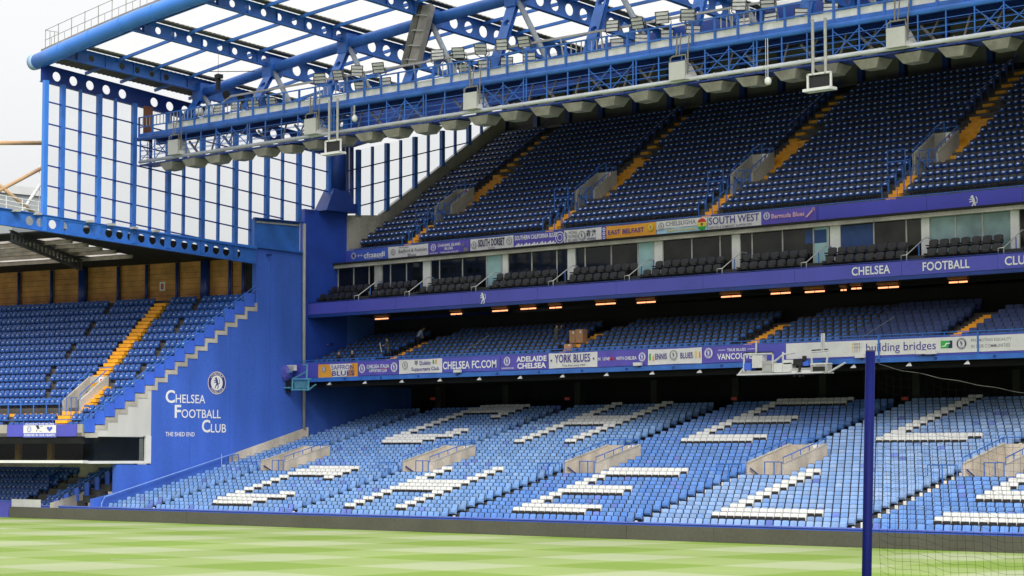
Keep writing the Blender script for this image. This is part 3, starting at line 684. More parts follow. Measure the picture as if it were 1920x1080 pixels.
# girder of the screen's head (dark, round holes) in the roof plane
g = flanged_beam((GSX - .35, -4.6, 34.0), (GSX - .35, VAL, 34.0 - .098 * 29), 1.25, [1.4 + 1.52 * k for k in range(18) if k not in (5,)], .36); part('head_girder', g, STEEL_D, SCN)

# ---------------------------------------------------------------- corner stand (turned 12 degrees)
AN = R(12.); U = np.array([math.cos(AN), math.sin(AN), 0]); B = np.array([-math.sin(AN), math.cos(AN), 0])
SH = thing('corner_stand', 'blue seated corner stand with tan rear wall beside the blue end wall', 'corner stand', (-150, 5, 0))
SO = np.array([XL - .25, sp[0].y - .3, 0.])
SN, SD, SR, SZ = 17, .945, .655, 6.55
def srow(r):                                                  # floor origin of row r (1..) where it meets the end wall, and its height
    t = SD * (r - 1); return SO + B * t + U * ((SO[0] - (SO + B * t)[0]) / U[0]), SZ + SR * (r - 1)
def smat(s): return s
mb = MB()
for r in range(1, SN + 2):
    o, z = srow(r); a, b = o - U * 34, o; c, d = b + B * (SD + .02), a + B * (SD + .02)
    dep = 4.5 if r == SN + 1 else SD + .02
    c, d = b + B * dep, a + B * dep
    lo = z - SR - .15
    mb.add([(*b[:2], lo), (*a[:2], lo), (*d[:2], lo), (*c[:2], lo), (*b[:2], z), (*a[:2], z), (*d[:2], z), (*c[:2], z)], [(4, 7, 6, 5), (0, 4, 5, 1), (2, 6, 7, 3), (1, 5, 6, 2), (0, 3, 7, 4), (0, 1, 2, 3)])
part('terrace', mb, TREAD, SH)
# tan rear wall bays, dark posts and roof over the back
o17, z17 = srow(SN + 1); wb = o17 + B * 1.6
def SW(s, t, z): p = wb - U * s + B * t; return Vector((p[0], p[1], z))
pl = (np.array([B[0], B[1], 0.]), float(B @ wb))
ps = []
for px in (460, 435, 392, 336, 279, 226, 163, 101, 40, -22, -84):
    q = at(px, 535, P=pl); ps.append(float(-(q - wb) @ U))
zt0, zt1 = z17 - .4, 21.0
for a, b in zip(ps[:-1], ps[1:]):
    nr, nc = 8, max(2, round((b - a) / 1.0))
    for j in range(nr):
        mb = MB(); zz0, zz1 = zt0 + (zt1 - zt0) * j / nr, zt0 + (zt1 - zt0) * (j + 1) / nr
        off = random.uniform(-.012, .012)
        p = [SW(a + .09, off, zz0 + .012), SW(b - .09, off, zz0 + .012), SW(b - .09, off, zz1 - .012), SW(a + .09, off, zz1 - .012)]
        mb.prism(p, Vector((B[0], B[1], 0)) * .12); part('block_course', mb, TAN, SH)
mb = MB(); mb.prism([SW(-.2, .14, zt0), SW(45, .14, zt0), SW(45, .14, 20.95), SW(-.2, .14, 20.95)], Vector((B[0], B[1], 0)) * .2); part('rear_wall', mb, CONC_D, SH)
for k, s in enumerate(ps):
    rad = .38 if k in (2, 6) else .14
    mb = MB(); mb.tube([SW(s, -.15 - rad, zt0 - .5), SW(s, -.15 - rad, 20.9)], rad, 12); part('wall_post', mb, STEEL_D, SH, smooth=True)
mb = MB(); q = at(305, 537, P=pl); s = float(-(q - wb) @ U); mb.prism([SW(s + .3, -.05, q[2] - .38), SW(s - .3, -.05, q[2] - .38), SW(s - .3, -.05, q[2] + .38), SW(s + .3, -.05, q[2] + .38)], Vector((B[0], B[1], 0)) * .03); part('number_sign', mb, WHITET, SH)
mb = MB(); put_text(mb, '8', SW(s + .16, -.065, q[2] - .26), Vector(U), EZ, .32, .52, .05); part('numeral', mb, RED, SH)
mb = MB(); mb.bar(SW(-1, -.4, 21.1), SW(45, -.4, 21.1), .16); part('eaves_tube', mb, STEEL_D, SH)
# roof underside with translucent strips
RF = thing('corner_stand_roof', 'shallow corner stand roof with translucent strips and holed blue girder', 'roof', (-150, 5, 22))
def strip(z_off, pa, pb, wdt, m):
    pln = None
rp0 = SW(0, 1, 20.9); rn = np.array([B[0] * 1.15 / 18, B[1] * 1.15 / 18, 1.]); rk = float(rn @ np.array(rp0))
holes_s = []
def rz_(t): return 20.9 + (1 - t) * 1.15 / 18
def sm_(s_, t_): return max(s_, float(wb[0] + B[0] * t_ - (XL - .35)) / U[0])
def deck(nm, sa, sb, ta, tb, m, th=.1):
    mb = MB(); mb.prism([SW(sm_(sa, ta), ta, rz_(ta)), SW(sm_(sb, ta), ta, rz_(ta)), SW(sm_(sb, tb), tb, rz_(tb)), SW(sm_(sa, tb), tb, rz_(tb))], (0, 0, th)); part(nm, mb, m, RF)
STRIPM = glassy('stained_roof_light', (.80, .72, .66), .45, refl=.0)
bandsR = []
for k_ in range(5):
    xa, xb = ((385, 660), (500, 830), (620, 975), (720, 1120), (820, 1300))[k_]; yy = (590, 628, 665, 698, 748)[k_]; xl_ = (55, 150, 260, 365, 460)[k_]
    f_ = lambda x, y: (lambda q: (float(-(q - wb) @ U), float((q - wb) @ B)))(at(x / 5.4, 340 + y / 5.4, P=(rn, rk)))
    (s_a, t_a), (s_b, t_b), (s_l, _t) = f_(xa, yy), f_(xb, yy - 6), f_(xl_, yy)
    bandsR.append(((t_a + t_b) / 2, s_a, s_b, s_l))
bandsR.sort(); tp = -17.
for tm, s_a, s_b, s_l in bandsR:
    hw_ = .5; deck('roof_deck', -.6, 45, tp, tm - hw_, BLACKW); deck('roof_light', s_b, s_a, tm - hw_, tm + hw_, STRIPM, .02); deck('roof_light', s_l, 45, tm - hw_, tm + hw_, STRIPM, .02)
    deck('roof_deck', -.6, s_b, tm - hw_, tm + hw_, BLACKW); deck('roof_deck', s_a, s_l, tm - hw_, tm + hw_, BLACKW)
    mb = MB(); mb.bar(SW(s_b - .4, tm + hw_ + .12, rz_(tm) - .2), SW(45, tm + hw_ + .12, rz_(tm) - .2), .14, .3); part('purlin', mb, GREYH, RF); tp = tm + hw_
deck('roof_deck', -.6, 45, tp, 1., BLACKW)
a = at(105 / 5.4, 340 + 590 / 5.4, P=(rn, rk - .8)); b = at(830 / 5.4, 340 + 850 / 5.4, P=(rn, rk - .8))
g = flanged_beam(Vector(a) + Vector((0, 0, .7)), Vector(b) + Vector((0, 0, .4)), .8, [.6 + .75 * k for k in range(60)], .25); part('cross_truss', g, CONC_D, RF)
A_, B_ = Vector((GSX + .12, W(-20, 390).y, W(-20, 389).z)), Vector((GSX + .12, W(474, 466).y, W(474, 468).z))
L_ = (B_ - A_).length; hx = []
for px in (50, 70, 93, 114, 157, 178, 199, 219, 240, 260, 281, 301, 320, 341, 360, 380, 400, 419, 440): hx.append((W(px, 410).y - A_.y) / (B_.y - A_.y) * L_)
g = flanged_beam(A_, B_, 1.15, hx, .34, .4); part('edge_girder', g, STEEL, RF)
mb = MB()
for px in (20, 60, 157, 197, 240, 281): 
    q = W(px, 393 + .147 * px); mb.box((GSX + .2, q.y - .22, q.z - .1), (GSX + .75, q.y + .22, q.z + .06))
part('clamp_plates', mb, GREYM, RF)
# dark fascia / glazed suite under the corner seats
FZ0, FZ1 = W(150, 818).z, W(150, 795).z
o1, _ = srow(1)
def SF(s, t, z): p = o1 - U * s + B * t; return Vector((p[0], p[1], z))
def sfac(px, py): q = at(px, py, P=(np.array([B[0], B[1], 0.]), float(B @ o1))); return float(-(q - o1) @ U)
mb = MB(); mb.prism([SF(sfac(144, 800), -.05, FZ0), SF(sfac(14, 800), -.05, FZ0), SF(sfac(14, 800), -.05, FZ1), SF(sfac(144, 800), -.05, FZ1)], Vector((B[0], B[1], 0)) * .2); part('violet_fascia', mb, PURPLE, SH)
mb = MB(); mb.prism([SF(sfac(154, 800), .05, FZ0), SF(34, .05, FZ0), SF(34, .05, FZ1), SF(sfac(154, 800), .05, FZ1)], Vector((B[0], B[1], 0)) * .2); part('fascia', mb, CONC, SH)
rails(SH, [[SF(0, .1, FZ1 + .35), SF(34, .1, FZ1 + .35)]] + [[SF(s, .1, FZ1), SF(s, .1, FZ1 + .35)] for s in range(0, 30, 3)], .03, STEEL, 'front_rail')
mb = MB(); mb.prism([SF(1.8, 8.2, 3.2), SF(34, 8.2, 3.2), SF(34, 8.2, 6.2), SF(1.8, 8.2, 6.2)], Vector((B[0], B[1], 0)) * .2); part('suite_back_wall', mb, BLACKW, SH)
mb = MB(); mb.prism([SF(-.2, 0, FZ0 - .02), SF(34, 0, FZ0 - .02), SF(34, 8, FZ0 - .02), SF(-.2, 8, FZ0 - .02)], (0, 0, -.1)); part('suite_ceiling', mb, BLACKW, SH)
zf0, zf1 = W(250, 868).z, W(250, 863).z
mb = MB(); mb.prism([SF(-.5, -.35, zf0), SF(34, -.35, zf0), SF(34, -.35, zf1), SF(-.5, -.35, zf1)], Vector((B[0], B[1], 0)) * .6); part('suite_sill', mb, WHITEP, SH)
mb = MB(); mb.prism([SF(-.3, -.1, zf1), SF(34, -.1, zf1), SF(34, -.1, FZ0), SF(-.3, -.1, FZ0)], Vector((B[0], B[1], 0)) * .03); part('suite_glass', mb, GLASS_N, SH)
for px in (1, 62):
    mb = MB(); s = sfac(px, 840); mb.prism([SF(s + .25, 1.8, zf1), SF(s - .25, 1.8, zf1), SF(s - .25, 1.8, FZ0), SF(s + .25, 1.8, FZ0)], Vector((B[0], B[1], 0)) * .3); part('suite_column', mb, TAN, SH)
# the glazed return in the end wall: white frame, dark pane, ghosted seats behind
mb = MB()
f = [W(208, 822), W(281, 820), W(281, 869), W(211, 870)]; i_ = [W(214, 826), W(273, 826), W(273, 864), W(216, 864)]
ZZ = Vector((.06, 0, 0))
mb.box((XL - .35, W(273, 840).y, f[2].z), (XL + .06, W(282.5, 840).y, f[1].z + .1)); mb.box((XL - .35, W(158, 840).y, f[2].z), (XL + .058, W(273, 840).y, i_[2].z)); part('return_frame', mb, WHITEP, SH)
mb = MB(); mb.box((XL - .2, W(160, 840).y, i_[2].z), (XL - .17, W(273, 840).y, f[1].z)); part('return_glass', mb, GLASS_N, SH)
mb = MB(); mb.box((XL - 1.6, W(200, 840).y, f[2].z), (XL - 1.5, W(283, 840).y, f[1].z)); part('return_back_wall', mb, mat('suite_interior', (.07, .075, .05), .7, .8, .7), SH)
# lower seats' concrete
lw = MB(); LB0 = SO - B * 2.2 - U * .3
XE = -143.0; A2 = R(5.); U2 = np.array([math.cos(A2), math.sin(A2), 0]); B2 = np.array([-math.sin(A2), math.cos(A2), 0])
def lrow(r): return np.array([XE - .6 + .55 * (r - 1), 1.2 + .56 * (r - 1), 0.]), .50 + .43 * (r - 1)
for r in range(1, 8):
    o, z = lrow(r); a, b = o - U2 * 24, o; c, d = b + B2 * .86, a + B2 * .86; lo = z - .6
    lw.add([(*b[:2], lo), (*a[:2], lo), (*d[:2], lo), (*c[:2], lo), (*b[:2], z), (*a[:2], z), (*d[:2], z), (*c[:2], z)], [(4, 7, 6, 5), (0, 4, 5, 1), (2, 6, 7, 3), (0, 3, 7, 4), (1, 5, 6, 2)])
part('lower_terrace', lw, TREAD, SH)
o7, z7 = lrow(8); mb = MB(); mb.prism([tuple(o7[:2]) + (z7 - 1,), tuple((o7 - U2 * 24)[:2]) + (z7 - 1,), tuple((o7 - U2 * 24)[:2]) + (zf0 + .1,), tuple(o7[:2]) + (zf0 + .1,)], Vector((B2[0], B2[1], 0)) * .3); part('lower_back_wall', mb, CONC, SH)
for r in range(1, 8):
    o, z = lrow(r); mb = MB(); y = o[1]; mb.box((o[0] - .5, y - .10, z - .05), (o[0] + .04, y - .04, z + .95)); part('blue_side_panel', mb, BLUEP, SH)
o, z = lrow(1); o2, z2 = lrow(7); rails(SH, [[(o[0] - .6, o[1] - .12, z + 1.1), (o2[0], o2[1] - .12, z2 + 1.2)], [(o2[0], o2[1] - .12, z2 + 1.2), (o2[0], o2[1] - .12, z2)]], .035, STEEL)
# corner aisle steps, entrance and rails
spn = np.array([B[0] * -SR / SD, B[1] * -SR / SD, 1.]); 
def sline(px, py):
    o, z = srow(1); k = float(spn @ np.array([o[0], o[1], z])) + .0; q = at(px, py, P=(spn, k)); d = q - SO; return float(d @ U), float((d @ B) / SD + 1)
sA0, rA0 = sline(128, 780); sA1, rA1 = sline(290, 588)
def s_aisle(r): return sA0 + (sA1 - sA0) * (r - rA0) / (rA1 - rA0) + (1.45 if 3.5 < r < 6.7 else 0)
SROT = AN; yst = None
for r in range(1, SN + 1):
    s = s_aisle(r)
    for hlf in ((0, 1) if r > 1 else (1,)):
        p = SO + U * (s + hlf * .0) + B * (SD * (r - 1) + hlf * SD / 2); z = SZ + SR * (r - 1) - SR / 2 + hlf * SR / 2 + .02
        if yst is None:
            mb = MB(); mb.box((-.62, -SD / 2, -.26), (.62, .02, 0)); yst = mb.build('aisle_step', YELLOW, SH); c = yst
        else: c = yst.copy(); COL.objects.link(c); c.parent = SH
        c.location = (p[0] + 150, p[1] - 5, z + (SR / 2 if True else 0)); c.rotation_euler = (0, 0, AN); c.scale = (.62 if 3.5 < r < 6.7 else 1, 1, 1)
sV, rV = sline(137, 752); 
SV = thing('stair_entrance', 'grey concrete stair entrance numbered 8 in the corner stand', 'stair entrance', (0, 0, 0))
def SPT(s, r, dz=0): p = SO + U * s + B * (SD * (r - 1)); return Vector((p[0], p[1], SZ + SR * (r - 1) + dz))
r0v, r1v = 3.4, 6.5; s0v = s_aisle(3.4) - .95; s1v = s0v + 1.75
for s in (s0v, s1v):
    mb = MB(); a, b = SPT(s, r0v), SPT(s, r1v); mb.prism([a + EZ * -.3, b + EZ * -2.2, b + EZ * .85, a + EZ * .95], Vector(U) * .18); part('side_wall', mb, CONC, SV)
    rails(SV, [[SPT(s + .1, r0v, .2), SPT(s + .1, r0v, 1.4), SPT(s + .1, r1v, 1.3)]], .045)
mb = MB(); a, b = SPT(s0v, r1v), SPT(s1v + .18, r1v); mb.prism([a + EZ * -.35, b + EZ * -.35, b + EZ * .85, a + EZ * .85], Vector(B) * .18); part('back_wall', mb, CONC, SV)
mb = MB(); mb.prism([a + EZ * -2.2, b + EZ * -2.2, b + EZ * -.36, a + EZ * -.36], Vector(B) * .15); part('doorway', mb, BLACKW, SV)
mb = MB(); mb.prism([SPT(s0v + 1.1, r1v - .05, .1), SPT(s0v + 1.65, r1v - .05, .1), SPT(s0v + 1.65, r1v - .05, .8), SPT(s0v + 1.1, r1v - .05, .8)], Vector(B) * .03); part('number_sign', mb, WHITET, SV)
mb = MB(); put_text(mb, '8', SPT(s0v + 1.22, r1v - .08, .18), Vector(U), EZ, .3, .54, .05); part('numeral', mb, RED, SV)
rails(SV, [[SPT(s0v + .8, r0v - .4, 0), SPT(s0v + .8, r0v - .4, 1.4), SPT(s0v + 1.8, r0v - .4, 1.4), SPT(s0v + 1.8, r0v - .4, 0)], [SPT(s0v + 1.3, r0v - .4, 0), SPT(s0v + 1.3, r0v - .4, 1.4)], [SPT(s0v, r1v, .9), SPT(s0v, r1v, 1.5), SPT(s1v + .5, r1v, 1.5)]], .045, name='gate_rail')
BRR = thing('cross_aisle_rail', 'blue rail with yellow risers across the corner stand front rows', 'barrier', (0, 0, 0))
rails(BRR, [[SPT(s0v - 12, 3.2, 1.15), SPT(s0v - .1, 3.2, 1.15)], [SPT(s0v - 12, 3.2, .8), SPT(s0v - .1, 3.2, .8)]] + [[SPT(s0v - .1 - 1.35 * k, 3.2, -.4), SPT(s0v - .1 - 1.35 * k, 3.2, 1.15)] for k in range(9)], .05)
for k in range(8):
    mb = MB(); a = s0v - .25 - 1.35 * k; mb.prism([SPT(a, 3.15, -.42), SPT(a - 1.0, 3.15, -.42), SPT(a - 1.0, 3.15, .12), SPT(a, 3.15, .12)], Vector(B) * .05); part('yellow_riser', mb, YELLOW, BRR)
# lower corner aisle with solid blue sides
CA = thing('corner_gangway', 'pair of solid blue gangway sides in the low corner seats', 'gangway', (0, 0, 0))
for px in (72, 104):
    a = np.array(at(px - 14, 918, Y=3.0))
    a = Vector(a); mb = MB(); b = a + Vector(B2) * 3.6 + EZ * 1.9; mb.prism([a + EZ * -.3, b + EZ * -.3, b + EZ * .95, a + EZ * .95], Vector(U) * .08); part('side_panel', mb, STEEL_D, CA)
    rails(CA, [[a + EZ * 1.15, b + EZ * 1.2], [b, b + EZ * 1.2]], .04)

# ---------------------------------------------------------------- main roof: edge tube, rafters, sheets
RFS = thing('stand_roof', 'blue steel stand roof with holed rafters and translucent sheets', 'roof', (-100, 10, 33))
def zc(X): t = X + 136.; return 32.96 + .118 * t - .00112 * t * t
def yt(X): return -4.9 + max(0, (-126 - X)) * .03
def zr(X, Y):                                     # top of rafters
    z = zc(X) + 1.25 - .078 * (min(Y, VAL) - 9)
    return z if Y <= VAL else z + .27 * (Y - VAL)
xs = np.linspace(-138.9, XR, 40)
mb = MB(); mb.tube([(x, yt(x), zr(x, yt(x)) - .62) for x in xs], .58, 18); part('edge_tube', mb, TUBE, RFS, smooth=True)
for k in range(1, 26):
    x = -139.4 + 3.9 * k
    if x > XR: break
    mb = MB(); a = Vector((x, yt(x), zr(x, yt(x)) - .62)); mb.tube([a - EX * .05, a + EX * .05], .605, 18); part('tube_joint', mb, TUBE, RFS)
mb = MB(); a = Vector((-138.9, yt(-138.9), zr(-138.9, yt(-138.9)) - .62)); mb.tube([a - EX * .55, a], [.595, .595], 18); part('tube_end_collar', mb, mat('pale_blue_collar', (.30, .46, .68), .4, .1, 1.), RFS, smooth=True)
rx_ = [-136., -127.5, -119., -110.4, -102., -93.5, -85., -76.5, -68., -59.5, -51., -42.5]
for i, X in enumerate(rx_):
    P0, P1, P2 = (X, yt(X) + .3, zr(X, yt(X)) - .1), (X, 8.6, zr(X, 8.6) - .1), (X, VAL, zr(X, VAL) - .1)
    hl = [1.2 + 1.42 * k for k in range(9)]
    if i == 0: hl = [1.2, 2.6, 5.4, 6.8, 8.2, 9.6]
    part('rafter', flanged_beam(P0, P1, .88, hl, .26, .42), STEEL, RFS)
    part('rafter_tail', flanged_beam(P1, P2, 1.3, [2.6 + 1.5 * k for k in range(9)], .42, .42), STEEL, RFS)
    mb = MB(); P0v, P1v = Vector(P0), Vector(P2); side = Vector((.62, 0, .16))
    mb.bar(P0v + side, P1v + side, .75, .12); part('gutter_strip', mb, mat('olive_gutter', (.11, .10, .072), .7, .25, .8), RFS)
    for j in range(5):
        f = (j + .5) / 5; q = Vector(P0).lerp(Vector(P1), f); mb = MB(); mb.box((X - .16, q.y - .03, q.z - .86), (X + .16, q.y + .03, q.z)); part('stiffener', mb, STEEL, RFS)
ypl = [-2.9, .6, 3.9, 7.2, 10.6, 14., 17.4, 20.8]
for X0, X1 in zip([-140.] + rx_[:-1], rx_):
    for j, Y in enumerate(ypl):
        mb = MB(); mb.bar((X0, Y, zr(X0, Y) - .22), (X1, Y, zr(X1, Y) - .22), .16, .22); part('purlin', mb, STEEL, RFS)
    bands = [-2.9, .6, 3.9, 7.2, 10.6, 14., 17.4, 20.8, VAL]
    if X0 > -76: bands = [-2.9, VAL]
    for Y0, Y1 in zip(bands[:-1], bands[1:]):            # corrugated translucent sheet, one per bay
        mb = MB(); n = max(8, int((Y1 - Y0) / .42)) * 2 if X0 < -76 else 40; vv = []
        for k in range(n + 1):
            Y = Y0 + (Y1 - Y0) * k / n; dz = .045 * (k % 2)
            vv += [(X0, Y, zr(X0, Y) + dz), (X1, Y, zr(X1, Y) + dz)]
        mb.add(vv, [(2 * k, 2 * k + 1, 2 * k + 3, 2 * k + 2) for k in range(n)]); part('roof_sheet', mb, SHEET if X0 > -139 else mat('corner_roof_sheet', (.10, .095, .08), .7, .2, .8), RFS)
    mb = MB(); a0, a1 = (X0, yt(X0) + .1, zr(X0, yt(X0)) + .02), (X1, yt(X1) + .1, zr(X1, yt(X1)) + .02)
    mb.add([a0, a1, (X1, -2.9, zr(X1, -2.9) + .02), (X0, -2.9, zr(X0, -2.9) + .02)], [(0, 1, 2, 3)]); part('soffit_strip', mb, mat('olive_soffit', (.17, .16, .115), .7, .25, .6), RFS)
    mb = MB(); Y0, Y1 = VAL, yb + 1.; mb.prism([(X0, Y0, zr(X0, Y0)), (X0, Y1, zr(X0, Y1)), (X0, Y1, zr(X0, Y1) + .3), (X0, Y0, zr(X0, Y0) + .3)], (X1 - X0, 0, zr(X1, Y0) - zr(X0, Y0))); part('rear_deck', mb, CONC_D, RFS)
for X0, X1 in zip(rx_[:-1], rx_[1:]):
    mb = MB(); mb.prism([(X0, VAL - .2, zr(X0, VAL) - 2.6), (X1, VAL - .2, zr(X1, VAL) - 2.6), (X1, VAL - .2, zr(X1, VAL)), (X0, VAL - .2, zr(X0, VAL))], (0, .5, 0)); part('valley_girder', mb, STEEL_D, RFS)
# roof edge walkway and thin railing above the tube
mb = MB()
for x0, x1 in zip(xs[:-1], xs[1:]): mb.bar((x0, yt(x0) + .55, zr(x0, -5) + .1), (x1, yt(x1) + .55, zr(x1, -5) + .1), .5, .4)
part('edge_gutter', mb, GREYH, RFS)
mb = MB()
ps_ = [(x, yt(x) + .55, zr(x, -5) + .25) for x in np.arange(-138.7, -100, 1.75)]
for a, b in zip(ps_[:-1], ps_[1:]):
    mb.bar((a[0], a[1], a[2]), (a[0], a[1], a[2] + 1.55), .045)
    mb.bar((a[0] + .8, a[1], a[2]), (a[0] + .8, a[1], a[2] + .8), .03)
    for h in (.75, 1.5): mb.bar((a[0], a[1], a[2] + h), (b[0], b[1], b[2] + h), .035)
for k in range(3): mb.bar((-138.7, ps_[0][1] + .4 * k, ps_[0][2]), (-138.7, ps_[0][1] + .4 * k, ps_[0][2] + 1.5), .04)
mb.bar((-138.7, ps_[0][1], ps_[0][2] + 1.5), (-138.7, ps_[0][1] + 1.2, ps_[0][2] + 1.5), .04)
part('edge_railing', mb, mat('thin_galvanised', (.30, .30, .27), .5, .2, 2.), RFS)

# ---------------------------------------------------------------- front truss and lighting gantry
GT = thing('roof_truss', 'bowed blue tube truss with holed and round diagonals above the gantry', 'truss', (-100, 9, 30))
mb = MB(); mb.tube([(x, 8.8, zc(x) + .15) for x in np.linspace(-136.2, XR, 36)], .40, 16); part('top_chord', mb, STEEL, GT, smooth=True)
for i, X in enumerate(rx_):
    n0 = Vector((X, 8.7, zc(X) - .1))
    fb = Vector((X + .6, 5.7, 29.75)); fg = Vector((X + 6.2, 5.7, 29.75))
    d = fb - n0; mb = MB(); web_with_holes(mb, n0 + EX * -.45 , fb + EX * -.35, .9, .3, [d.length * f for f in (.3, .62, .9)], .27, up=EX * -1); part('box_diagonal', mb, STEEL, GT)
    mb = MB(); mb.tube([n0 + EX * .3, fg], .19, 10); part('tube_diagonal', mb, mat('grey_blue_tube', (.30, .34, .38), .5, .15, 1.), GT, smooth=True)
    mb = MB(); mb.box((X - .5, 8.2, zc(X) - .55), (X + .5, 9.3, zc(X) + .9)); part('node_plate', mb, STEEL, GT)
# grey lagged riser hanging from the roof
RS = thing('service_riser', 'weathered grey boxed service riser with hoops hanging under the roof', 'riser', (-111, 8, 30))
a, b = Vector(at(800, 12, Y=8.0)), Vector(at(772, 126, Y=6.4))
d = (b - a)
for k, off in enumerate((-.55, .0, .45)):
    mb = MB(); mb.bar(a + EX * off, b + EX * off, .40 if k else .55, .5 + .2 * (k == 0)); part('duct', mb, GREYH if k else mat('dark_riser_face', (.10, .098, .085), .7, .3, 1.), RS)
for f in (.15, .4, .65, .88):
    q = a.lerp(b, f); mb = MB(); mb.tube([q + EX * -.7 + EY * -.3, q + EX * -.2 + EY * -.45, q + EX * .7 + EY * -.42 + EZ * -.15], .045, 6); part('hoop', mb, GREYM, RS)
LG = thing('lighting_gantry', 'long two level blue lighting gantry hanging along the roof front', 'gantry', (-100, 4.5, 28))
GX0 = XL + .3
YA, YC = 4.1, 5.9
mb = MB(); mb.tube([(GX0, YA, 29.2), (XR, YA, 29.2)], .17, 12); part('upper_chord', mb, STEEL, LG, smooth=True)
mb = MB(); mb.box((GX0, YA + .05, 29.37), (XR, YA + .12, 29.62)); part('chord_web', mb, STEEL, LG)
mb = MB(); mb.box((GX0, YA + .02, 29.34), (XR, YC, 29.37)); mb.box((GX0, YC - .1, 28.95), (XR, YC + .15, 29.33)); part('upper_deck', mb, STEEL_D, LG)
kx = np.arange(GX0 + .02, XR, 1.72); pk = MB(); pk.box((0, YA + .14, 29.56), (1.62, YA + .18, 30.06)); k0 = None
pst = MB(); pst.box((-.07, -.04, 0), (.07, .06, 1.55)); p0_ = None
for i, x in enumerate(kx):
    if x > at(252, 263, Y=4)[0] + 3.2:
        loc = (x + .05 + 100, -4.5, -28)
        if k0 is None: k0 = pk.build('kick_panel', mat('pale_kick_panel', (.80, .79, .77), .7, .2, 1.2, streak=.2, fine=.08), LG); k0.location = loc
        else: copy_part(k0, LG, loc)
    loc = (x + 100, YA + .05 - 4.5, 29.35 - 28)
    if p0_ is None: p0_ = pst.build('rail_post', STEEL, LG); p0_.location = loc
    else: copy_part(p0_, LG, loc)
for z in (30.12, 30.88): mb = MB(); mb.bar((GX0, YA + .02, z), (XR, YA + .02, z), .07, .09); part('handrail', mb, STEEL, LG)
bal = MB()
for i, x in enumerate(kx):
    if i < 6 or i % 7 in (5, 6):
        for f in (.25, .5, .75): bal.bar((x + 1.72 * f, YA + .1, 30.1), (x + 1.72 * f, YA + .1, 30.85), .05)
stuff(part('balusters', bal, GREYM, LG))
mb = MB(); mb.bar((GX0 + 9, YC, 31.75), (XR, YC, 31.75), .12, .14); mb.bar((GX0 + 9, YC, 31.72), (GX0 + 6, YC, 30.6), .1)
for i, x in enumerate(kx):
    if x > GX0 + 9 and i % 2: mb.bar((x, YC, 30.0), (x - .3, YC, 31.7), .08)
part('lamp_bar', mb, GREYM, LG)
for r_, (z, m) in enumerate(((30.0, mat('rust_cable', (.30, .07, .04), .6, .3, 2.)), (30.1, BLACKP))):
    mb = MB(); mb.tube([(x, YA + .9 + .2 * r_, z + .06 * math.sin(x * 2.1 + r_)) for x in np.arange(GX0 + 8, XR, .9)], .07, 6); part('cable_run', mb, m, LG)
# lower catwalk
YL = 3.95
mb = MB(); mb.tube([(at(262, 305, Y=YL)[0], YL, 27.38), (XR, YL, 27.38)], .13, 10); part('lower_chord', mb, mat('pale_grey_tube', (.56, .58, .62), .4, .12, 1.), LG, smooth=True)
xl0 = at(262, 305, Y=YL)[0]
mb = MB(); mb.box((xl0, YL + .05, 27.1), (XR, 5.4, 27.2)); mb.bar((xl0, 5.4, 27.3), (XR, 5.4, 27.3), .12)
x = xl0
while x < XR: mb.bar((x, YL, 27.14), (x, 5.4, 27.14), .08); x += .85
part('catwalk_deck', mb, STEEL_D, LG)
for yy, nm in ((YL + .02, 'catwalk_rail'), (5.42, 'rear_catwalk_rail')):
    mb = MB()
    for z in ((27.85, 28.2, 28.62) if yy < 5 else (28.1, 28.6)): mb.bar((xl0, yy, z), (XR, yy, z), .035 if yy < 5 else .03)
    part(nm, mb, STEEL, LG)
pm = MB(); pm.box((-.035, -.03, 0), (.035, .03, 1.62)); pp0 = None
xb_ = MB(); xb_.bar((0, 0, 0), (1.75, 0, 1.35), .05); xb_.bar((0, .01, 1.35), (1.75, .01, 0), .05); xx0 = None
x = xl0 + .05; k = 0
while x < XR:
    stepw = 1.8
    loc = (x + 100, YL + .02 - 4.5, 27.4 - 28)
    if pp0 is None: pp0 = pm.build('catwalk_post', STEEL, LG); pp0.location = loc
    else: copy_part(pp0, LG, loc)
    if k % 5 in (0, 1) and k > 0:
        loc = (x + .03 + 100, YL + .06 - 4.5, 27.5 - 28)
        if xx0 is None: xx0 = xb_.build('cross_brace', STEEL, LG); xx0.location = loc
        else: copy_part(xx0, LG, loc)
    if k % 5 == 1: x += .28; loc = (x + 100 + 1.55, YL + .02 - 4.5, 27.4 - 28); copy_part(pp0, LG, loc)
    x += stepw; k += 1
mb = MB()
for y in np.arange(YL, 5.5, .7): mb.bar((xl0, y, 27.3), (xl0, y, 29.0), .04)
for z in (27.8, 28.3): mb.bar((xl0, YL, z), (xl0, 5.4, z), .04)
mb.bar((xl0, YL, 27.4), (xl0, 5.4, 28.9), .04); mb.bar((xl0, 5.4, 27.4), (xl0, YL, 28.9), .04); part('end_rails', mb, STEEL_D, LG)
for x in np.arange(xl0 + 3, XR, 4.1):
    mb = MB(); mb.bar((x, 5.2, 27.3), (x + .5, 5.3, 28.9), .10); mb.bar((x + 1.4, 5.3, 28.7), (x + 2.2, 5.5, 27.8), .14); mb.bar((x + 2., 5.3, 28.0), (x + 2.5, 5.4, 28.9), .09); part('hanger_bracket', mb, GREYH, LG)

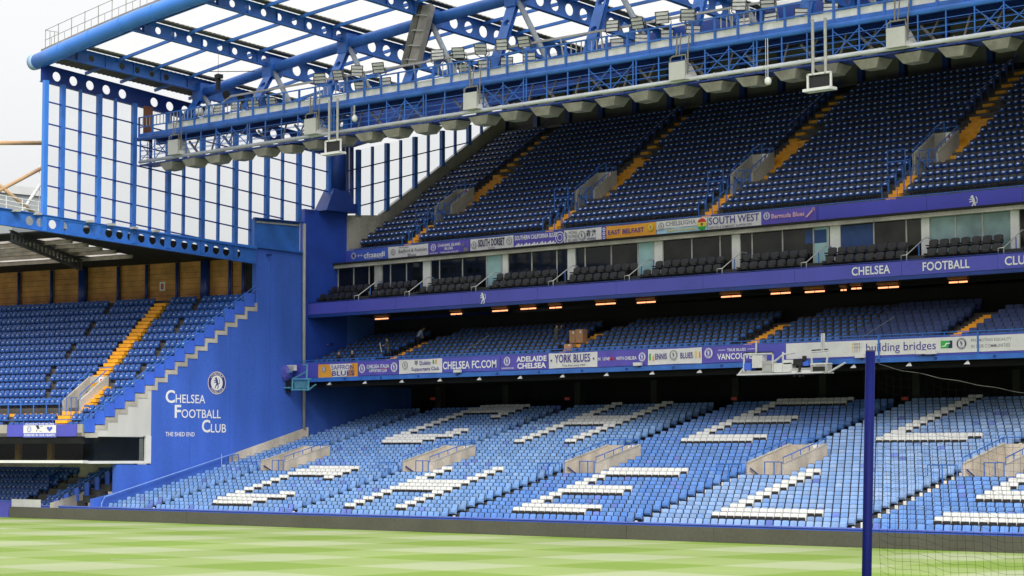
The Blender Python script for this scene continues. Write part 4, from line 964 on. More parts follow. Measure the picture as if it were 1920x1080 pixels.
# ---------------------------------------------------------------- hoods, floodlights, boxes hung on the gantry
def copies(src_parts, name, label, cat, group, loc, rot=(0, 0, 0), parts=True):
    t = bpy.data.objects.new(name, None); COL.objects.link(t); t.location = loc; t.rotation_euler = rot; tag(t, label, cat, group)
    for o in src_parts:
        c = o if o.parent is None and not o.get('used') else o.copy()
        if c is not o: COL.objects.link(c)
        c['used'] = 1; c.parent = t
    return t
def hood_parts():
    mb = MB(); a = [(-.55, -.62, -.72), (.75, -.62, -.72), (.75, .45, -.72), (-.55, .45, -.72)]; b = [(-.95, -.85, 0), (1.15, -.85, 0), (1.15, .75, 0), (-.95, .75, 0)]
    a = [(x * .78 + .05, y * .9, z * .74) for x, y, z in a]; b = [(x * .82, y * .9, z) for x, y, z in b]; mb.add(a + b, [(0, 3, 2, 1), (0, 1, 5, 4), (1, 2, 6, 5), (2, 3, 7, 6), (3, 0, 4, 7)])
    p = mb.build('hood_shell', GREYH); m2_ = MB(); m2_.box((-.5, -.3, -.02), (.6, .4, .35)); q = m2_.build('lamp_case', GREYH); m3 = MB(); m3.box((-.3, .1, .35), (-.2, .2, .7)); m3.box((.35, .1, .35), (.45, .2, .7)); m3.box((-.4, -.2, .05), (-.1, 0, .3)); return [p, q, m3.build('bracket', GREYM)]
hp = hood_parts(); x = at(322, 312, Y=4.6)[0]; i = 0
while x < -52:
    copies(hp, 'lamp_hood', 'grey lamp hood under the gantry, %s from the glass screen' % (['first', 'second', 'third'][i] if i < 3 else NW(i + 1) + ' along'), 'lamp hood', 'row of grey hoods under the gantry', (x, 4.75, 27.05), (R(random.uniform(-3, 3)), R(random.uniform(-2, 2)), R(random.uniform(-4, 4)))); x += 2.78; i += 1
def flood_parts():
    mb = MB(); f = [(-.42, -.14, -.36), (.42, -.14, -.36), (.42, -.14, .36), (-.42, -.14, .36)]; b = [(-.26, .26, -.2), (.26, .26, -.2), (.26, .26, .2), (-.26, .26, .2)]
    mb.add(f + b, [(0, 1, 5, 4), (1, 2, 6, 5), (2, 3, 7, 6), (3, 0, 4, 7), (4, 5, 6, 7)]); case = mb.build('lamp_case', GREYH)
    mb = MB(); mb.box((-.41, -.16, -.35), (.41, -.135, .35)); lens = mb.build('lamp_glass', mat('lamp_face', (.72, .72, .68), .3, .15, 3.))
    mb = MB()
    for z in (-.36, -.12, .12, .36): mb.bar((-.44, -.17, z), (.44, -.17, z), .04)
    for x in (-.43, .43): mb.bar((x, -.17, -.37), (x, -.17, .37), .04)
    grille = mb.build('grille', BLACKP)
    mb = MB(); mb.tube([(.47, 0, 0), (.5, .05, -.4), (.2, .1, -.62), (-.2, .1, -.62), (-.5, .05, -.4), (-.47, 0, 0)], .035, 5); return [case, lens, grille, mb.build('yoke', GREYH)]
fp = flood_parts()
up_ = [(600, 146), (636, 140), (671, 133), (711, 126), (821, 104), (861, 98), (903, 91), (943, 84), (984, 77), (1150, 50), (1197, 42), (1243, 33), (1290, 27), (1387, 9), (1440, 2)]
lo_ = [(412, 207), (445, 201), (477, 197), (510, 191), (678, 162), (724, 156), (873, 129), (910, 124), (952, 118), (994, 110), (1159, 84), (1204, 76), (1253, 67), (1300, 60), (1394, 46), (1447, 37), (1504, 28), (1558, 19)]
for k, (px, py) in enumerate(up_ + lo_):
    upp = k < len(up_); p = at(px, py, Y=5.7 if upp else 4.9); tilt = R(random.uniform(-12, 10)) if px % 3 else R(22)
    copies(fp, 'floodlight', 'caged floodlight on the high lamp bar, number %s from the glass screen' % NW(k + 1) if upp else 'caged floodlight behind the gantry handrail, number %s from the glass screen' % NW(k - len(up_) + 1), 'floodlight', 'floodlights on the high lamp bar' if upp else 'floodlights behind the handrail', p, (tilt, R(random.uniform(-4, 4)), R(random.uniform(5, 40))))
def spk_parts():
    mb = MB(); mb.add([(-.62, -.1, -.55), (.62, -.1, -.55), (.62, -.1, .55), (-.62, -.1, .55), (-.45, 1.0, -.6), (.9, 1.0, -.6), (.35, .8, .5), (-.35, .8, .5)], [(0, 1, 2, 3), (1, 5, 6, 2), (4, 7, 6, 5), (0, 3, 7, 4), (3, 2, 6, 7), (0, 4, 5, 1)]); c = mb.build('case', mat('pale_grey_case', (.52, .52, .49), .5, .08, 1.))
    mb = MB(); mb.tube([(-.6, 0, .5), (-.58, 0, .82), (-.4, 0, .92), (.6, 0, .92), (.62, 0, .5)], .05, 6); mb.bar((-.1, 0, .9), (-.15, .1, 2.3), .07); mb.bar((.1, 0, .9), (.2, .1, 2.3), .05); mb.bar((.55, .2, .5), (.75, .2, 2.3), .05); mb.bar((.6, .2, -.2), (.62, .2, 1.2), .07); h = mb.build('hanger', GREYH)
    return [c, h]
sp_ = spk_parts()
for nm, px, py in (('by the screen end', 326, 276), ('second from the screen end', 583, 237), ('middle one of five', 883, 189), ('second from the picture edge', 1271, 133), ('nearest the picture edge', 1681, 70)):
    copies(sp_, 'speaker_box', 'pale grey speaker box hung on the gantry, ' + nm, 'speaker', 'speaker boxes on the gantry', at(px, py, Y=3.55))
for nm, px, py, pt in (('near the blue column', 625, 288, 190), ('over the upper tier', 1537, 168, 62)):
    p = Vector(at(px, py, Y=3.4)); q = at(px, pt, Y=3.4); t = thing('hanging_monitor', 'white framed monitor tray on two poles ' + nm, 'monitor', p, group='monitor trays below the gantry')
    mb = MB(); mb.box((p.x - .95, p.y - .35, p.z - .08), (p.x + .95, p.y + .35, p.z + .08)); part('tray', mb, WHITEP, t)
    mb = MB(); mb.box((p.x - .8, p.y + .1, p.z + .08), (p.x + .75, p.y + .2, p.z + .85)); part('screen', mb, BLACKP, t)
    mb = MB()
    for x in (-.82, .78): mb.bar((p.x + x, p.y, p.z + .08), (p.x + x, p.y, p.z + .95), .1)
    mb.bar((p.x - .82, p.y, p.z + .93), (p.x + .78, p.y, p.z + .93), .1); part('frame', mb, WHITEP, t)
    for x in (-.45, .42): mb = MB(); mb.tube([(p.x + x, p.y, p.z + .9), (p.x + x, p.y, 29.6)], .09, 8); part('pole', mb, GREYM, t)
for nm, px, py, z1 in (('near the gantry middle', 1440, 152, 29.), ('beside the hanging tray', 665, 222, 29.)):
    p = Vector(at(px, py, Y=3.6)); t = thing('dome_camera', 'white dome camera on a thin drop pole ' + nm, 'camera', p, group='dome cameras below the gantry')
    mb = MB(); mb.tube([p + EZ * .2, (p.x, p.y, z1)], .022, 6); mb.tube([p + EZ * .2 + EX * -.15, (p.x - .15, p.y, z1)], .018, 6); part('drop_pole', mb, WHITEP, t)
    mb = MB(); mb.tube([p + EZ * -.22, p + EZ * -.1, p + EZ * .1, p + EZ * .22], [.12, .2, .2, .1], 12); part('dome', mb, WHITEP, t, smooth=True)
for k, (px, py) in enumerate(((372, 208), (392, 211))):
    p = Vector(at(px, py, Y=5.)); mb = MB(); mb.tube([p + EZ * -.35, p + EZ * -.1, p + EZ * .2, p + EZ * .33], [.36, .4, .3, .08], 14); tag(mb.build('lamp_dome', [mat('pale_blue_dome', (.50, .62, .80), .3, .1, 1.), WHITEP][1 - k], None, True), ['white rounded lamp dome at the screen end of the gantry', 'pale blue rounded lamp dome beside the white dome'][k], 'lamp')
p = Vector(at(409, 150, Y=4.)); t = thing('cable_camera', 'black cable camera hanging below the roof sheets on thin wires', 'camera', p)
mb = MB(); mb.box(p - Vector((.13, .13, .75)), p + Vector((.13, .13, .45))); mb.box(p + Vector((-.2, -.2, .1)), p + Vector((.35, .2, .4))); part('body', mb, BLACKP, t)
mb = MB(); mb.bar(p + Vector((-1.0, 0, .75)), p + Vector((4.2, 0, .15)), .05); mb.bar(p + EZ * .4, p + EZ * 1.9, .02); part('wire', mb, BLACKP, t)

# ---------------------------------------------------------------- seats
def seat_shape(w=.50, top=.82, zb=.36, pan=(.30, .66), pwf=.45, rnd=.06, cur=.035):
    """returns {part: (verts, faces)} of a tip-up seat facing -y, origin on the tread below the back"""
    xs_ = np.linspace(-w / 2, w / 2, 5); fr = []; bk = []
    for j, (z, y) in enumerate(((zb, .0), ((zb + top) / 2, .015), (top - .05, .05), (top, .065))):
        for x in xs_:
            e = (abs(x) / (w / 2)) ** 2; zz = z - (rnd * e ** 2 if j == 3 else 0); yy = y - cur * e
            fr.append((x * (1 - .05 * (j == 3)), yy, zz)); bk.append((x * (1 - .05 * (j == 3)), yy + .045, zz - .004))
    v = fr; f = []; sh = []; sf = []; n = 20
    for j in range(3):
        for i in range(4): a = j * 5 + i; f.append((a, a + 1, a + 6, a + 5))
    cx_ = [(x * 1.13, y + .014, z + (.024 if q >= 15 else 0)) for q, (x, y, z) in enumerate(fr)]; sh = cx_ + [(x * 1.13, y, z) for x, y, z in bk]
    for j in range(3):
        for i in range(4): a = j * 5 + i; sf.append((a, a + 1, a + 6, a + 5)); sf.append((n + a, n + a + 5, n + a + 6, n + a + 1))
    for i in range(4): sf.append((15 + i, 16 + i, n + 16 + i, n + 15 + i))
    for j in range(3): sf.append((j * 5, j * 5 + 5, n + j * 5 + 5, n + j * 5)); sf.append((j * 5 + 4, n + j * 5 + 4, n + j * 5 + 9, j * 5 + 9))
    pw = w * pwf; prof = [(-.04, pan[0]), (-.15, pan[0] + .03), (-.19, pan[0] + .13), (-.15, pan[1] - .05), (-.05, pan[1])]; pv = []
    for s in (-1, 1): pv += [(s * pw, y, z) for y, z in prof]
    pf = [tuple(range(5)), tuple(range(9, 4, -1))] + [(i, 5 + i, 5 + (i + 1) % 5, (i + 1) % 5) for i in range(5)]
    bm_ = MB(); bm_.box((-.03, -.04, 0), (.03, .06, zb + .05)); 
    o_ = len(sh); return dict(backrest=(v, f), seat_pan=(pv, pf), shell=(sh + list(bm_.v), sf + [tuple(a + o_ for a in q) for q in bm_.f]))
def seats(kind, label, cat, group, pos, rz, shape, cols, parts, limit=300, massname=None, smooth=True, labs=None):
    """pos: (N,3) floor points; cols: dict part -> (N,3) colours, or a material. The nearest `limit` become things, the rest one mass."""
    pos = np.asarray(pos, float)
    if len(pos) == 0: return
    px, py, dep = proj(pos + [0, 0, .6]); vis = (px > -30) & (px < 1950) & (py > -30) & (py < 1110)
    for k in cols:
        if not isinstance(cols[k], bpy.types.Material): cols[k] = np.asarray(cols[k])[vis]
    labs = None if labs is None else [q for q, k in zip(labs, vis) if k]
    pos = pos[vis]; dep = dep[vis]; px = px[vis]; inside = (px > 12) & (px < 1908)
    order = np.argsort(dep + np.where(inside, 0, 1e4)); sel = order[:limit]; rest = order[limit:]
    # single seats
    names = list(shape)
    def mats_of(k, single): 
        return cols[k] if isinstance(cols[k], bpy.types.Material) else (SEAT_O if single else SEAT_A)
    if parts:
        base = {}
        for k in names:
            m = MB(); m.add(*shape[k]); me = bpy.data.meshes.new(k); me.from_pydata(m.v, [], m.f); me.materials.append(mats_of(k, True)); me.polygons.foreach_set('use_smooth', [smooth and k == 'backrest'] * len(m.f)); base[k] = me
        for i in sel:
            t = bpy.data.objects.new(kind, None); COL.objects.link(t); t.location = pos[i]; t.rotation_euler = (0, 0, rz + R(random.uniform(-1.2, 1.2))); tag(t, labs[i] if labs else label, cat, group); t.empty_display_size = .1
            for k in names:
                o = bpy.data.objects.new(k.rstrip('_'), base[k]); COL.objects.link(o); o.parent = t
                if not isinstance(cols[k], bpy.types.Material): o.color = (*cols[k][i], 1)
    else:
        m = MB(); mi = []
        for q, k in enumerate(names): m.add(*shape[k], q)
        me = bpy.data.meshes.new(kind); me.from_pydata(m.v, [], m.f)
        for k in names: me.materials.append(mats_of(k, True))
        me.polygons.foreach_set('material_index', m.m); me.polygons.foreach_set('use_smooth', [smooth and names[q] == 'backrest' for q in m.m])
        ck = next((k for k in names if not isinstance(cols[k], bpy.types.Material)), None)
        for i in sel:
            o = bpy.data.objects.new(kind, me); COL.objects.link(o); o.location = pos[i]; o.rotation_euler = (0, 0, rz + R(random.uniform(-1.2, 1.2))); tag(o, labs[i] if labs else label, cat, group)
            if ck: o.color = (*cols[ck][i], 1)
    if len(rest) == 0: return
    c, s = math.cos(rz), math.sin(rz); V = []; Fc = []; MI = []; CL = []; SM = []; off = 0; N = len(rest)
    jit = RNG.normal(0, .006, (N, 1, 3))
    for q, k in enumerate(names):
        v = np.array(shape[k][0]); fl = shape[k][1]; rot = v @ np.array([[c, s, 0], [-s, c, 0], [0, 0, 1]])
        allv = (rot[None] + pos[rest][:, None] + jit).reshape(-1, 3); V.append(allv)
        nv = len(v)
        for i in range(N):
            o = off + i * nv; Fc += [tuple(a + o for a in f) for f in fl]
        MI += [q] * (len(fl) * N); SM += [smooth and k == 'backrest'] * (len(fl) * N)
        col = np.ones((N, 3)) * .02 if isinstance(cols[k], bpy.types.Material) else cols[k][rest]
        CL.append(np.repeat(np.c_[col, np.ones(N)], nv, 0)); off += nv * N
    me = bpy.data.meshes.new(massname); me.from_pydata(np.concatenate(V).tolist(), [], Fc)
    for k in names: me.materials.append(mats_of(k, False))
    me.polygons.foreach_set('material_index', MI); me.polygons.foreach_set('use_smooth', SM)
    at_ = me.color_attributes.new('Col', 'FLOAT_COLOR', 'POINT'); at_.data.foreach_set('color', np.concatenate(CL).ravel())
    o = bpy.data.objects.new(massname, me); COL.objects.link(o); stuff(o); tag(o, 'mass of further ' + label[:60].split(',')[0], cat); return o

SHELL = mat('dark_seat_shell', (.012, .020, .055), .5, .2, 3.)
PITCH_X = .56
GLY = {  # letters in seat columns (0..11) and rows counted from the letter's foot (0..11): rectangles c0, c1, r0, r1
    'C': [(1, 8, 0, 1), (0, 9, 1, 2), (9, 11, 2, 3), (10, 11, 3, 3), (0, 1, 2, 9), (1, 10, 10, 11), (0, 10, 9, 10), (9, 10, 9, 9), (9, 10, 8, 8)],
    'H': [(0, 1, 0, 11), (9, 10, 0, 11), (2, 8, 5, 7)],
    'E': [(0, 10, 0, 1), (0, 1, 2, 11), (2, 9, 5, 6), (2, 11, 10, 11), (11, 11, 1, 1)],
    'L': [(0, 11, 0, 0), (0, 12, 1, 1), (0, 1, 2, 11)],
    'S': [(0, 11, 0, 1), (10, 11, 2, 5), (0, 11, 5, 6), (0, 1, 6, 10), (0, 11, 10, 11)]}
BLK = [XL + .35] + VL[:5] + [VL[5]]
WHT = {}
low_pos, low_col, wh_pos, low_lab, wh_lab = [], [], [], [], []
BN = ['end wall', 'letter C', 'letter H', 'letter E', 'letter L', 'letter S']
blockcol = [(.195, .36, .70), (.185, .355, .71), (.205, .385, .73), (.12, .275, .68), (.27, .43, .74), (.155, .32, .71), (.16, .31, .69)]
starts = {1: ('C', 5.5), 2: ('H', 4.4), 3: ('E', 4.2), 4: ('L', 4.6), 5: ('S', 4.0)}
edges_ = [(XL + .45, VL[0] - 1.35)] + [(VL[i] + .15, VL[i + 1] - 1.35) for i in range(5)]
for bi, (a, b) in enumerate(edges_):
    nseat = int((b - a) / PITCH_X)
    for r in range(1, LOWN + 1):
        Y, Z = LY + LD * (r - 1) + .50, LZ + LR * (r - 1)
        for c in range(nseat + 1):
            x = a + .25 + c * PITCH_X
            if x > b - .1: continue
            if bi > 0 and 13 <= r <= 18 and x < a + LVW + .35: continue
            white = False
            if bi in starts:
                L, off = starts[bi]; cc = c - int(off / PITCH_X)
                for base in (2, 22):
                    rr = r - base if base == 2 else round((r - base) * 11 / 13)
                    if any(c0 <= cc <= c1 and r0 <= rr <= r1 for c0, c1, r0, r1 in GLY[L]): white = True
            if white: wh_pos.append((x, Y, Z)); wh_lab.append('white seat of the %s %s, row %s up, seat %s from its aisle' % ('lower' if r < 16 else 'upper', BN[bi], NW(r), NW(c + 1)))
            else:
                low_pos.append((x, Y, Z)); low_lab.append('pale blue seat, %s block, row %s up, seat %s from its aisle' % (BN[bi], NW(r), NW(c + 1))); k = np.array(blockcol[bi]) * RNG.uniform(.84, 1.1) * (1 + np.array([.10, .05, .0]) * RNG.normal())
                if RNG.random() < .03: k = np.array((.16, .235, .66)) * RNG.uniform(.8, 1.1)
                low_col.append(k)
SS = seat_shape(.475, .82, .34, (.16, .55), rnd=.02, cur=.02); SSW = seat_shape(.505, .97, .52, (.36, .77), rnd=.015, cur=.015)
low_col = np.clip(np.array(low_col), 0, 1)
seats('pale_blue_seat', 'pale blue plastic tip-up seat in the lower tier', 'seat', 'pale blue lower tier seats', low_pos, 0, SS, dict(backrest=low_col, seat_pan=low_col * .95, shell=SHELL), False, 300, 'lower_tier_seating', labs=low_lab)
wc = np.clip(np.ones((len(wh_pos), 3)) * [.80, .80, .78] * RNG.uniform(.93, 1.04, (len(wh_pos), 1)), 0, .88)
seats('white_seat', 'white backed seat with black tip-up pan spelling a lower tier letter', 'seat', 'white lettering seats', wh_pos, 0, SSW, dict(backrest=wc, seat_pan=BLACKP, shell=mat('grey_seat_shell', (.42, .42, .41), .5, .1, 3.)), True, 300, 'white_letter_seating', labs=wh_lab)
# white row markers at the aisle ends
for bi in range(len(VL) - 1):
    rmk = MB(); rmk.box((-.09, -.03, 0), (.09, .03, .34)); m0 = None
    for r in range(1, 24):
        loc = (VL[bi] - .98 + 100, LY + LD * (r - 1) + .30 - 20, LZ + LR * (r - 1))
        if m0 is None: m0 = rmk.build('row_marker', WHITET, GS); m0.location = loc
        else: copy_part(m0, GS, loc)
# upper tier
up_pos, up_lab = [], []
for i in range(len(VU)):
    pass
for r in range(1, UPN + 1):
    Y, Z = UY + UD * (r - 1) + .55, UZ + UR * (r - 1)
    def zone(A):
        if r <= 4: return A - .75, A + .75
        if r <= 8: return A - .8, A + 2.45
        if r <= 13: return A - .1, A + 2.4
        return A - .3, A + 1.15
    ed = [XL + .5] + [q for A in VU for q in zone(A)] + [XR]
    for bi, (a, b) in enumerate(zip(ed[0::2], ed[1::2])):
        b = min(b, -58); n = int((b - a) / PITCH_X)
        if n <= 0: continue
        o = b - n * PITCH_X if a < XL + 1 else a + ((b - a) - n * PITCH_X) / 2
        up_pos += [(o + PITCH_X * (k + .5), Y, Z) for k in range(n)]; up_lab += ['upper tier seat, block %s from the glass, row %s up, seat %s along' % (NW(bi + 1), NW(r), NW(k + 1)) for k in range(n)]
def with_glint(sh_, zc_, y_, w_=.085, h_=.045):  # pale quad standing in for the sky highlight on each seat pan
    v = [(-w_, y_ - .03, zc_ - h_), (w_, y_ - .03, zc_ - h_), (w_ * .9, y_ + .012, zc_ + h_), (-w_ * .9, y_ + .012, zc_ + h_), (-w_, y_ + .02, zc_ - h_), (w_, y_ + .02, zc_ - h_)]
    sh_['pan_glint'] = (v, [(0, 1, 2, 3), (0, 3, 4), (1, 5, 2)]); return sh_
GLINTM = mat('pale_pan_glint', (.66, .73, .88), .35, .35, 3.)  # painted highlight colour for the pan quads
SU = with_glint(seat_shape(.47, .86, .30, (.42, .70), .40), .60, -.17)
PANBC = mat('blue_tip_up_pan', (.036, .105, .39), .2, .3, 2.5)
seats('charcoal_seat', 'charcoal backed seat with blue pan in the upper tier', 'seat', 'upper tier seats', up_pos, 0, SU, dict(backrest=CHAR, seat_pan=PANBC, shell=SHELL, pan_glint=GLINTM), False, 300, 'upper_tier_seating', labs=up_lab)
# middle tier
md_pos, nv_pos, md_lab, nv_lab = [], [], [], []
for r in range(1, MDN + 1):
    Y, Z = MY + MD * (r - 1) + .5, MZ + MR * (r - 1); ed = [XL + .7] + [q for A in VM for q in ((A - .8, A + 1.25) if r < 8 else (A - .9, A + 2.2))] + [-60]
    for bi, (a, b) in enumerate(zip(ed[0::2], ed[1::2])):
        x = a + .35; c = 0
        while x < b - .25:
            c += 1; lab_ = 'middle tier seat, block %s from the wall, row %s, seat %s' % (NW(bi + 1), NW(r), NW(c))
            if x > -84.2: nv_pos.append((x, Y, Z)); nv_lab.append('navy padded ' + lab_); x += .66
            else: md_pos.append((x, Y, Z)); md_lab.append('charcoal ' + lab_); x += .62
SM_ = seat_shape(.50, .90, .36, (.46, .77), .36)
seats('blue_pan_seat', 'charcoal seat with blue pan in the middle tier', 'seat', 'middle tier seats', md_pos, 0, SM_, dict(backrest=CHAR, seat_pan=mat('mid_blue_pan', (.045, .15, .46), .25, .25, 2.5), shell=SHELL), False, 300, 'middle_tier_seating', labs=md_lab)
SNV = seat_shape(.55, .98, .40, (.24, .62), rnd=.02)
seats('padded_seat', 'navy padded seat in the middle tier', 'seat', 'navy padded middle tier seats', nv_pos, 0, SNV, dict(backrest=NAVYS, seat_pan=NAVYS, shell=SHELL), False, 300, 'padded_seating', labs=nv_lab)
# corner stand
sh_pos, sl_pos, sh_lab, sl_lab = [], [], [], []
gaps = [s_aisle(9) - 6.2]
for r in range(1, SN + 1):
    o, z = srow(r); s = float((o - SO) @ U) - .45; c = 0
    while s > -31:
        inv = (3.5 < r < 6.7 and s0v - .3 < s < s1v + .55); ais = abs(s - s_aisle(r)) < (.6 if 3.5 < r < 6.7 else .85)
        crs = (r == 3 and s < s0v + .3); gap = abs(s - (s_aisle(r) - 5.6)) < .2 or abs(s - (s_aisle(r) + 3.9)) < .2
        if not (inv or ais or crs or gap):
            p = SO + U * s + B * (SD * (r - 1) + .5); c += 1; sh_pos.append((p[0], p[1], SZ + SR * (r - 1))); sh_lab.append('royal blue corner stand seat, row %s up, seat %s from the stepped wall' % (NW(r), NW(c)))
        s -= .56
for r in range(1, 8):
    o, z = lrow(r); s = .6; c = 0
    while s < 22:
        if not (3.4 < s < 5.6): c += 1; p = o - U2 * s + B2 * .45; sl_pos.append((p[0], p[1], z)); sl_lab.append('royal blue low corner seat, row %s up, seat %s from the end panels' % (NW(r), NW(c)))
        s += .56
SHM = mat('royal_blue_seat', (.024, .095, .37), .33, .2, 3.)
SSH = with_glint(seat_shape(.47, .84, .40, (.26, .62)), .55, -.175, .06, .03)
seats('royal_blue_seat', 'royal blue tip-up seat in the corner stand', 'seat', 'corner stand seats', sh_pos, AN, SSH, dict(backrest=SHM, seat_pan=SHM, shell=SHELL, pan_glint=GLINTM), False, 300, 'corner_seating', labs=sh_lab)
seats('low_royal_blue_seat', 'royal blue tip-up seat in the low corner rows', 'seat', 'low corner seats', sl_pos, A2, SSH, dict(backrest=SHM, seat_pan=SHM, shell=SHELL, pan_glint=GLINTM), False, 300, 'low_corner_seating', labs=sl_lab)
# black padded seats before the boxes
rail_px = [(680, 545), (775, 540), (900, 530), (1045, 518), (1188, 508), (1362, 494), (1520, 482), (1708, 468), (1890, 452)]
rail_x = [at(p, q, Y=22.6)[0] for p, q in rail_px]
bx_pos, bx_lab = [], []
for row, (Y, Z) in enumerate(((22.75, 17.14), (23.75, 17.80))):
    x = XL + .7 + .3 * row
    while x < -66:
        if all(not (-.75 < x - rxx < .75) for rxx in rail_x): bx_pos.append((x, Y, Z)); nb_ = sum(q < x for q in rail_x); bx_lab.append('black balcony armchair, %s row, seat %s after step rail %s from the wall' % (('front', 'back')[row], NW(sum(1 for u in bx_pos if u[1] == Y and (nb_ == 0 or u[0] > rail_x[nb_ - 1]))), NW(nb_)))
        x += .80
SBX = seat_shape(.62, 1.02, .42, (.36, .55))
v_, f_ = SBX['seat_pan']; SBX['seat_pan'] = ([(x, y * 2.6 if y < -.1 else y, z) for x, y, z in v_], f_)
for s, kk in ((-1, 'armrest'), (1, 'armrest_')):
    am = MB(); am.box((s * .36 - .035, -.36, .60), (s * .36 + .035, .02, .68)); SBX[kk] = (am.v, am.f)
BLKL = mat('black_leather', (.022, .021, .020), .45, .3, 3.)
seats('box_seat', 'black leather armchair seat on the balcony before the boxes', 'seat', 'black balcony seats', bx_pos, 0, SBX, dict(backrest=BLKL, seat_pan=BLKL, shell=SHELL, armrest=BLKL, armrest_=BLKL), True, 300, 'box_seating', labs=bx_lab)
for i, x in enumerate(rail_x):
    t = thing('balcony_step_rail', 'galvanised step rail between the black balcony seats, %s from the end wall' % NW(i + 1), 'handrail', (x, 22.3, 17.1), group='balcony step rails')
    rails(t, [[(x - .35, 22.0, 17.0), (x - .35, 22.0, 17.75), (x - .1, 22.25, 17.8), (x + .25, 23.9, 19.0), (x + .3, 24.5, 19.0)], [(x - .1, 22.25, 17.1), (x - .1, 22.25, 17.8)]], .04, CHROME, 'handrail')
    rails(t, [[(x + .15, 23.3, 17.2), (x + .15, 23.3, 18.5)], [(x + .3, 24.5, 17.2), (x + .3, 24.5, 19.0)], [(x + .3, 23.4, 17.4), (x + .3, 24.5, 17.6)]], .045, STEEL, 'post')

# ---------------------------------------------------------------- heaters under the balcony
for px, py, hw in ((716, 597, 12), (856, 588, 10), (938, 582, 14), (991, 578, 14), (1042, 576, 11), (1136, 569, 18), (1212, 566, 17), (1371, 555, 18), (1464, 549, 18), (1528, 546, 18), (1582, 543, 5), (1606, 540, 9), (1666, 538, 19), (1797, 528, 17)):
    c = Vector(at(px, py, Y=24.)); a = at(px - hw, py, Y=24.)[0]; b = at(px + hw, py, Y=24.)[0]; m_ = (a + b) / 2
    t = thing('patio_heater', 'glowing orange heater bar under the balcony, %s from the end wall' % NW(1 + [716, 856, 938, 991, 1042, 1136, 1212, 1371, 1464, 1528, 1582, 1606, 1666, 1797].index(px)), 'heater', c, group='glowing heaters under the balcony')
    mb = MB(); mb.box((a, 23.95, c.z - .08), (m_ - .05, 24.02, c.z + .02)); mb.box((m_ + .05, 23.95, c.z - .08), (b, 24.02, c.z + .02)); part('glow_bar', mb, HEAT, t)
    mb = MB(); mb.prism([(a - .05, 23.85, c.z + .16), (a - .05, 24.15, c.z + .12), (a - .05, 24.15, c.z + .30), (a - .05, 23.85, c.z + .30)], (b - a + .1, 0, 0)); part('reflector', mb, mat('copper_reflector', (.45, .22, .09), .35, .1, 2., metal=.7), t)

# ---------------------------------------------------------------- banners
VIO = mat('violet_banner_cloth', (.11, .085, .48), .6, .12, 1.2); BLUC = mat('blue_banner_cloth', (.06, .13, .62), .6, .12, 1.2); WHC = mat('white_banner_cloth', (.74, .73, .72), .65, .08, 1.5)
ORC = mat('orange_banner_cloth', (.80, .36, .03), .6, .08, 1.2); SKYC = mat('sky_banner_cloth', (.42, .66, .78), .6, .1, 1.); GREENP = mat('green_print', (.03, .40, .06), .6, .05, 2.); ORP = mat('orange_print', (.85, .28, .03), .6, .05, 2.); PINKP = mat('pink_print', (.72, .42, .52), .6, .05, 2.); YELP = mat('yellow_print', (.80, .60, .05), .6, .05, 2.); NAVP = mat('violet_print', (.07, .05, .28), .6, .05, 2.); GRYP = mat('grey_print', (.22, .22, .24), .6, .05, 2.)
BM = [WHC, WHITET, NAVP, INK, RED, GREENP, ORP, PINKP, YELP, GRYP, VIO, BLUC, SKYC]; WH, TXW, NV, IK, RD, GR, OG, PK, YE, GY, VI, BC, SK = range(13)
def banner(label, xa, xb, ya, yb, Y, z0, z1, cloth, fn, wr=.02, grp=None):
    """cloth with soft wrinkles; print lies 1 cm proud of it"""
    a, b = at(xa, ya, Y=Y)[0], at(xb, yb, Y=Y)[0]; t = thing('supporters_banner', label, 'banner', ((a + b) / 2, Y, z0), group=grp)
    mb = MB(); nx, nz = 18, 6; ph = random.uniform(0, 9); vv = []
    for j in range(nz + 1):
        for i in range(nx + 1):
            x = a + (b - a) * i / nx; z = z0 + (z1 - z0) * j / nz; e = math.sin(math.pi * i / nx) * .03 * (1 if j == 0 else -1 if j == nz else 0)
            vv.append((x, Y + wr * (math.sin(2.3 * x + 1.7 * z + ph) + .7 * math.sin(5.1 * x - 3.3 * z + 2 * ph)) * .8, z + e))
    mb.add(vv, [(j * (nx + 1) + i, j * (nx + 1) + i + 1, (j + 1) * (nx + 1) + i + 1, (j + 1) * (nx + 1) + i) for j in range(nz) for i in range(nx)]); cl_ = part('cloth', mb, cloth, t, smooth=True)
    mb = MB(); W_, H_ = b - a, z1 - z0; Yp = Y - wr * 1.5 - .012
    def T(s, u0, u1, v0, v1, mi, bold=.015): put_text(mb, s, (a + W_ * u0, Yp, z0 + H_ * v0), EX, EZ, W_ * (u1 - u0), H_ * (v1 - v0), bold, mi)
    def C(u, v, r, ring, field, ink): crest(mb, (a + W_ * u, Yp, z0 + H_ * v), EX, EZ, -EY, H_ * r, ring, field, ink)
    def Q(pts, mi, dy=0.): mb.add([(a + W_ * u, Yp - dy, z0 + H_ * v) for u, v in pts], [tuple(range(len(pts)))], mi)
    fn(T, C, Q, mb, (a, Yp, z0, W_, H_))
    if mb.v: part('print', mb, BM, cl_)
    return t
Lz0, Lz1 = 11.14, 12.24
def lb(label, xa, xb, cloth, fn, dy=0): 
    y = lambda x: 697 - .0335 * (x - 577)
    return banner(label, xa, xb, y(xa), y(xb), YB - .06, Lz0 + dy, Lz1 + dy, cloth, fn, .018, 'banners on the lower balcony')
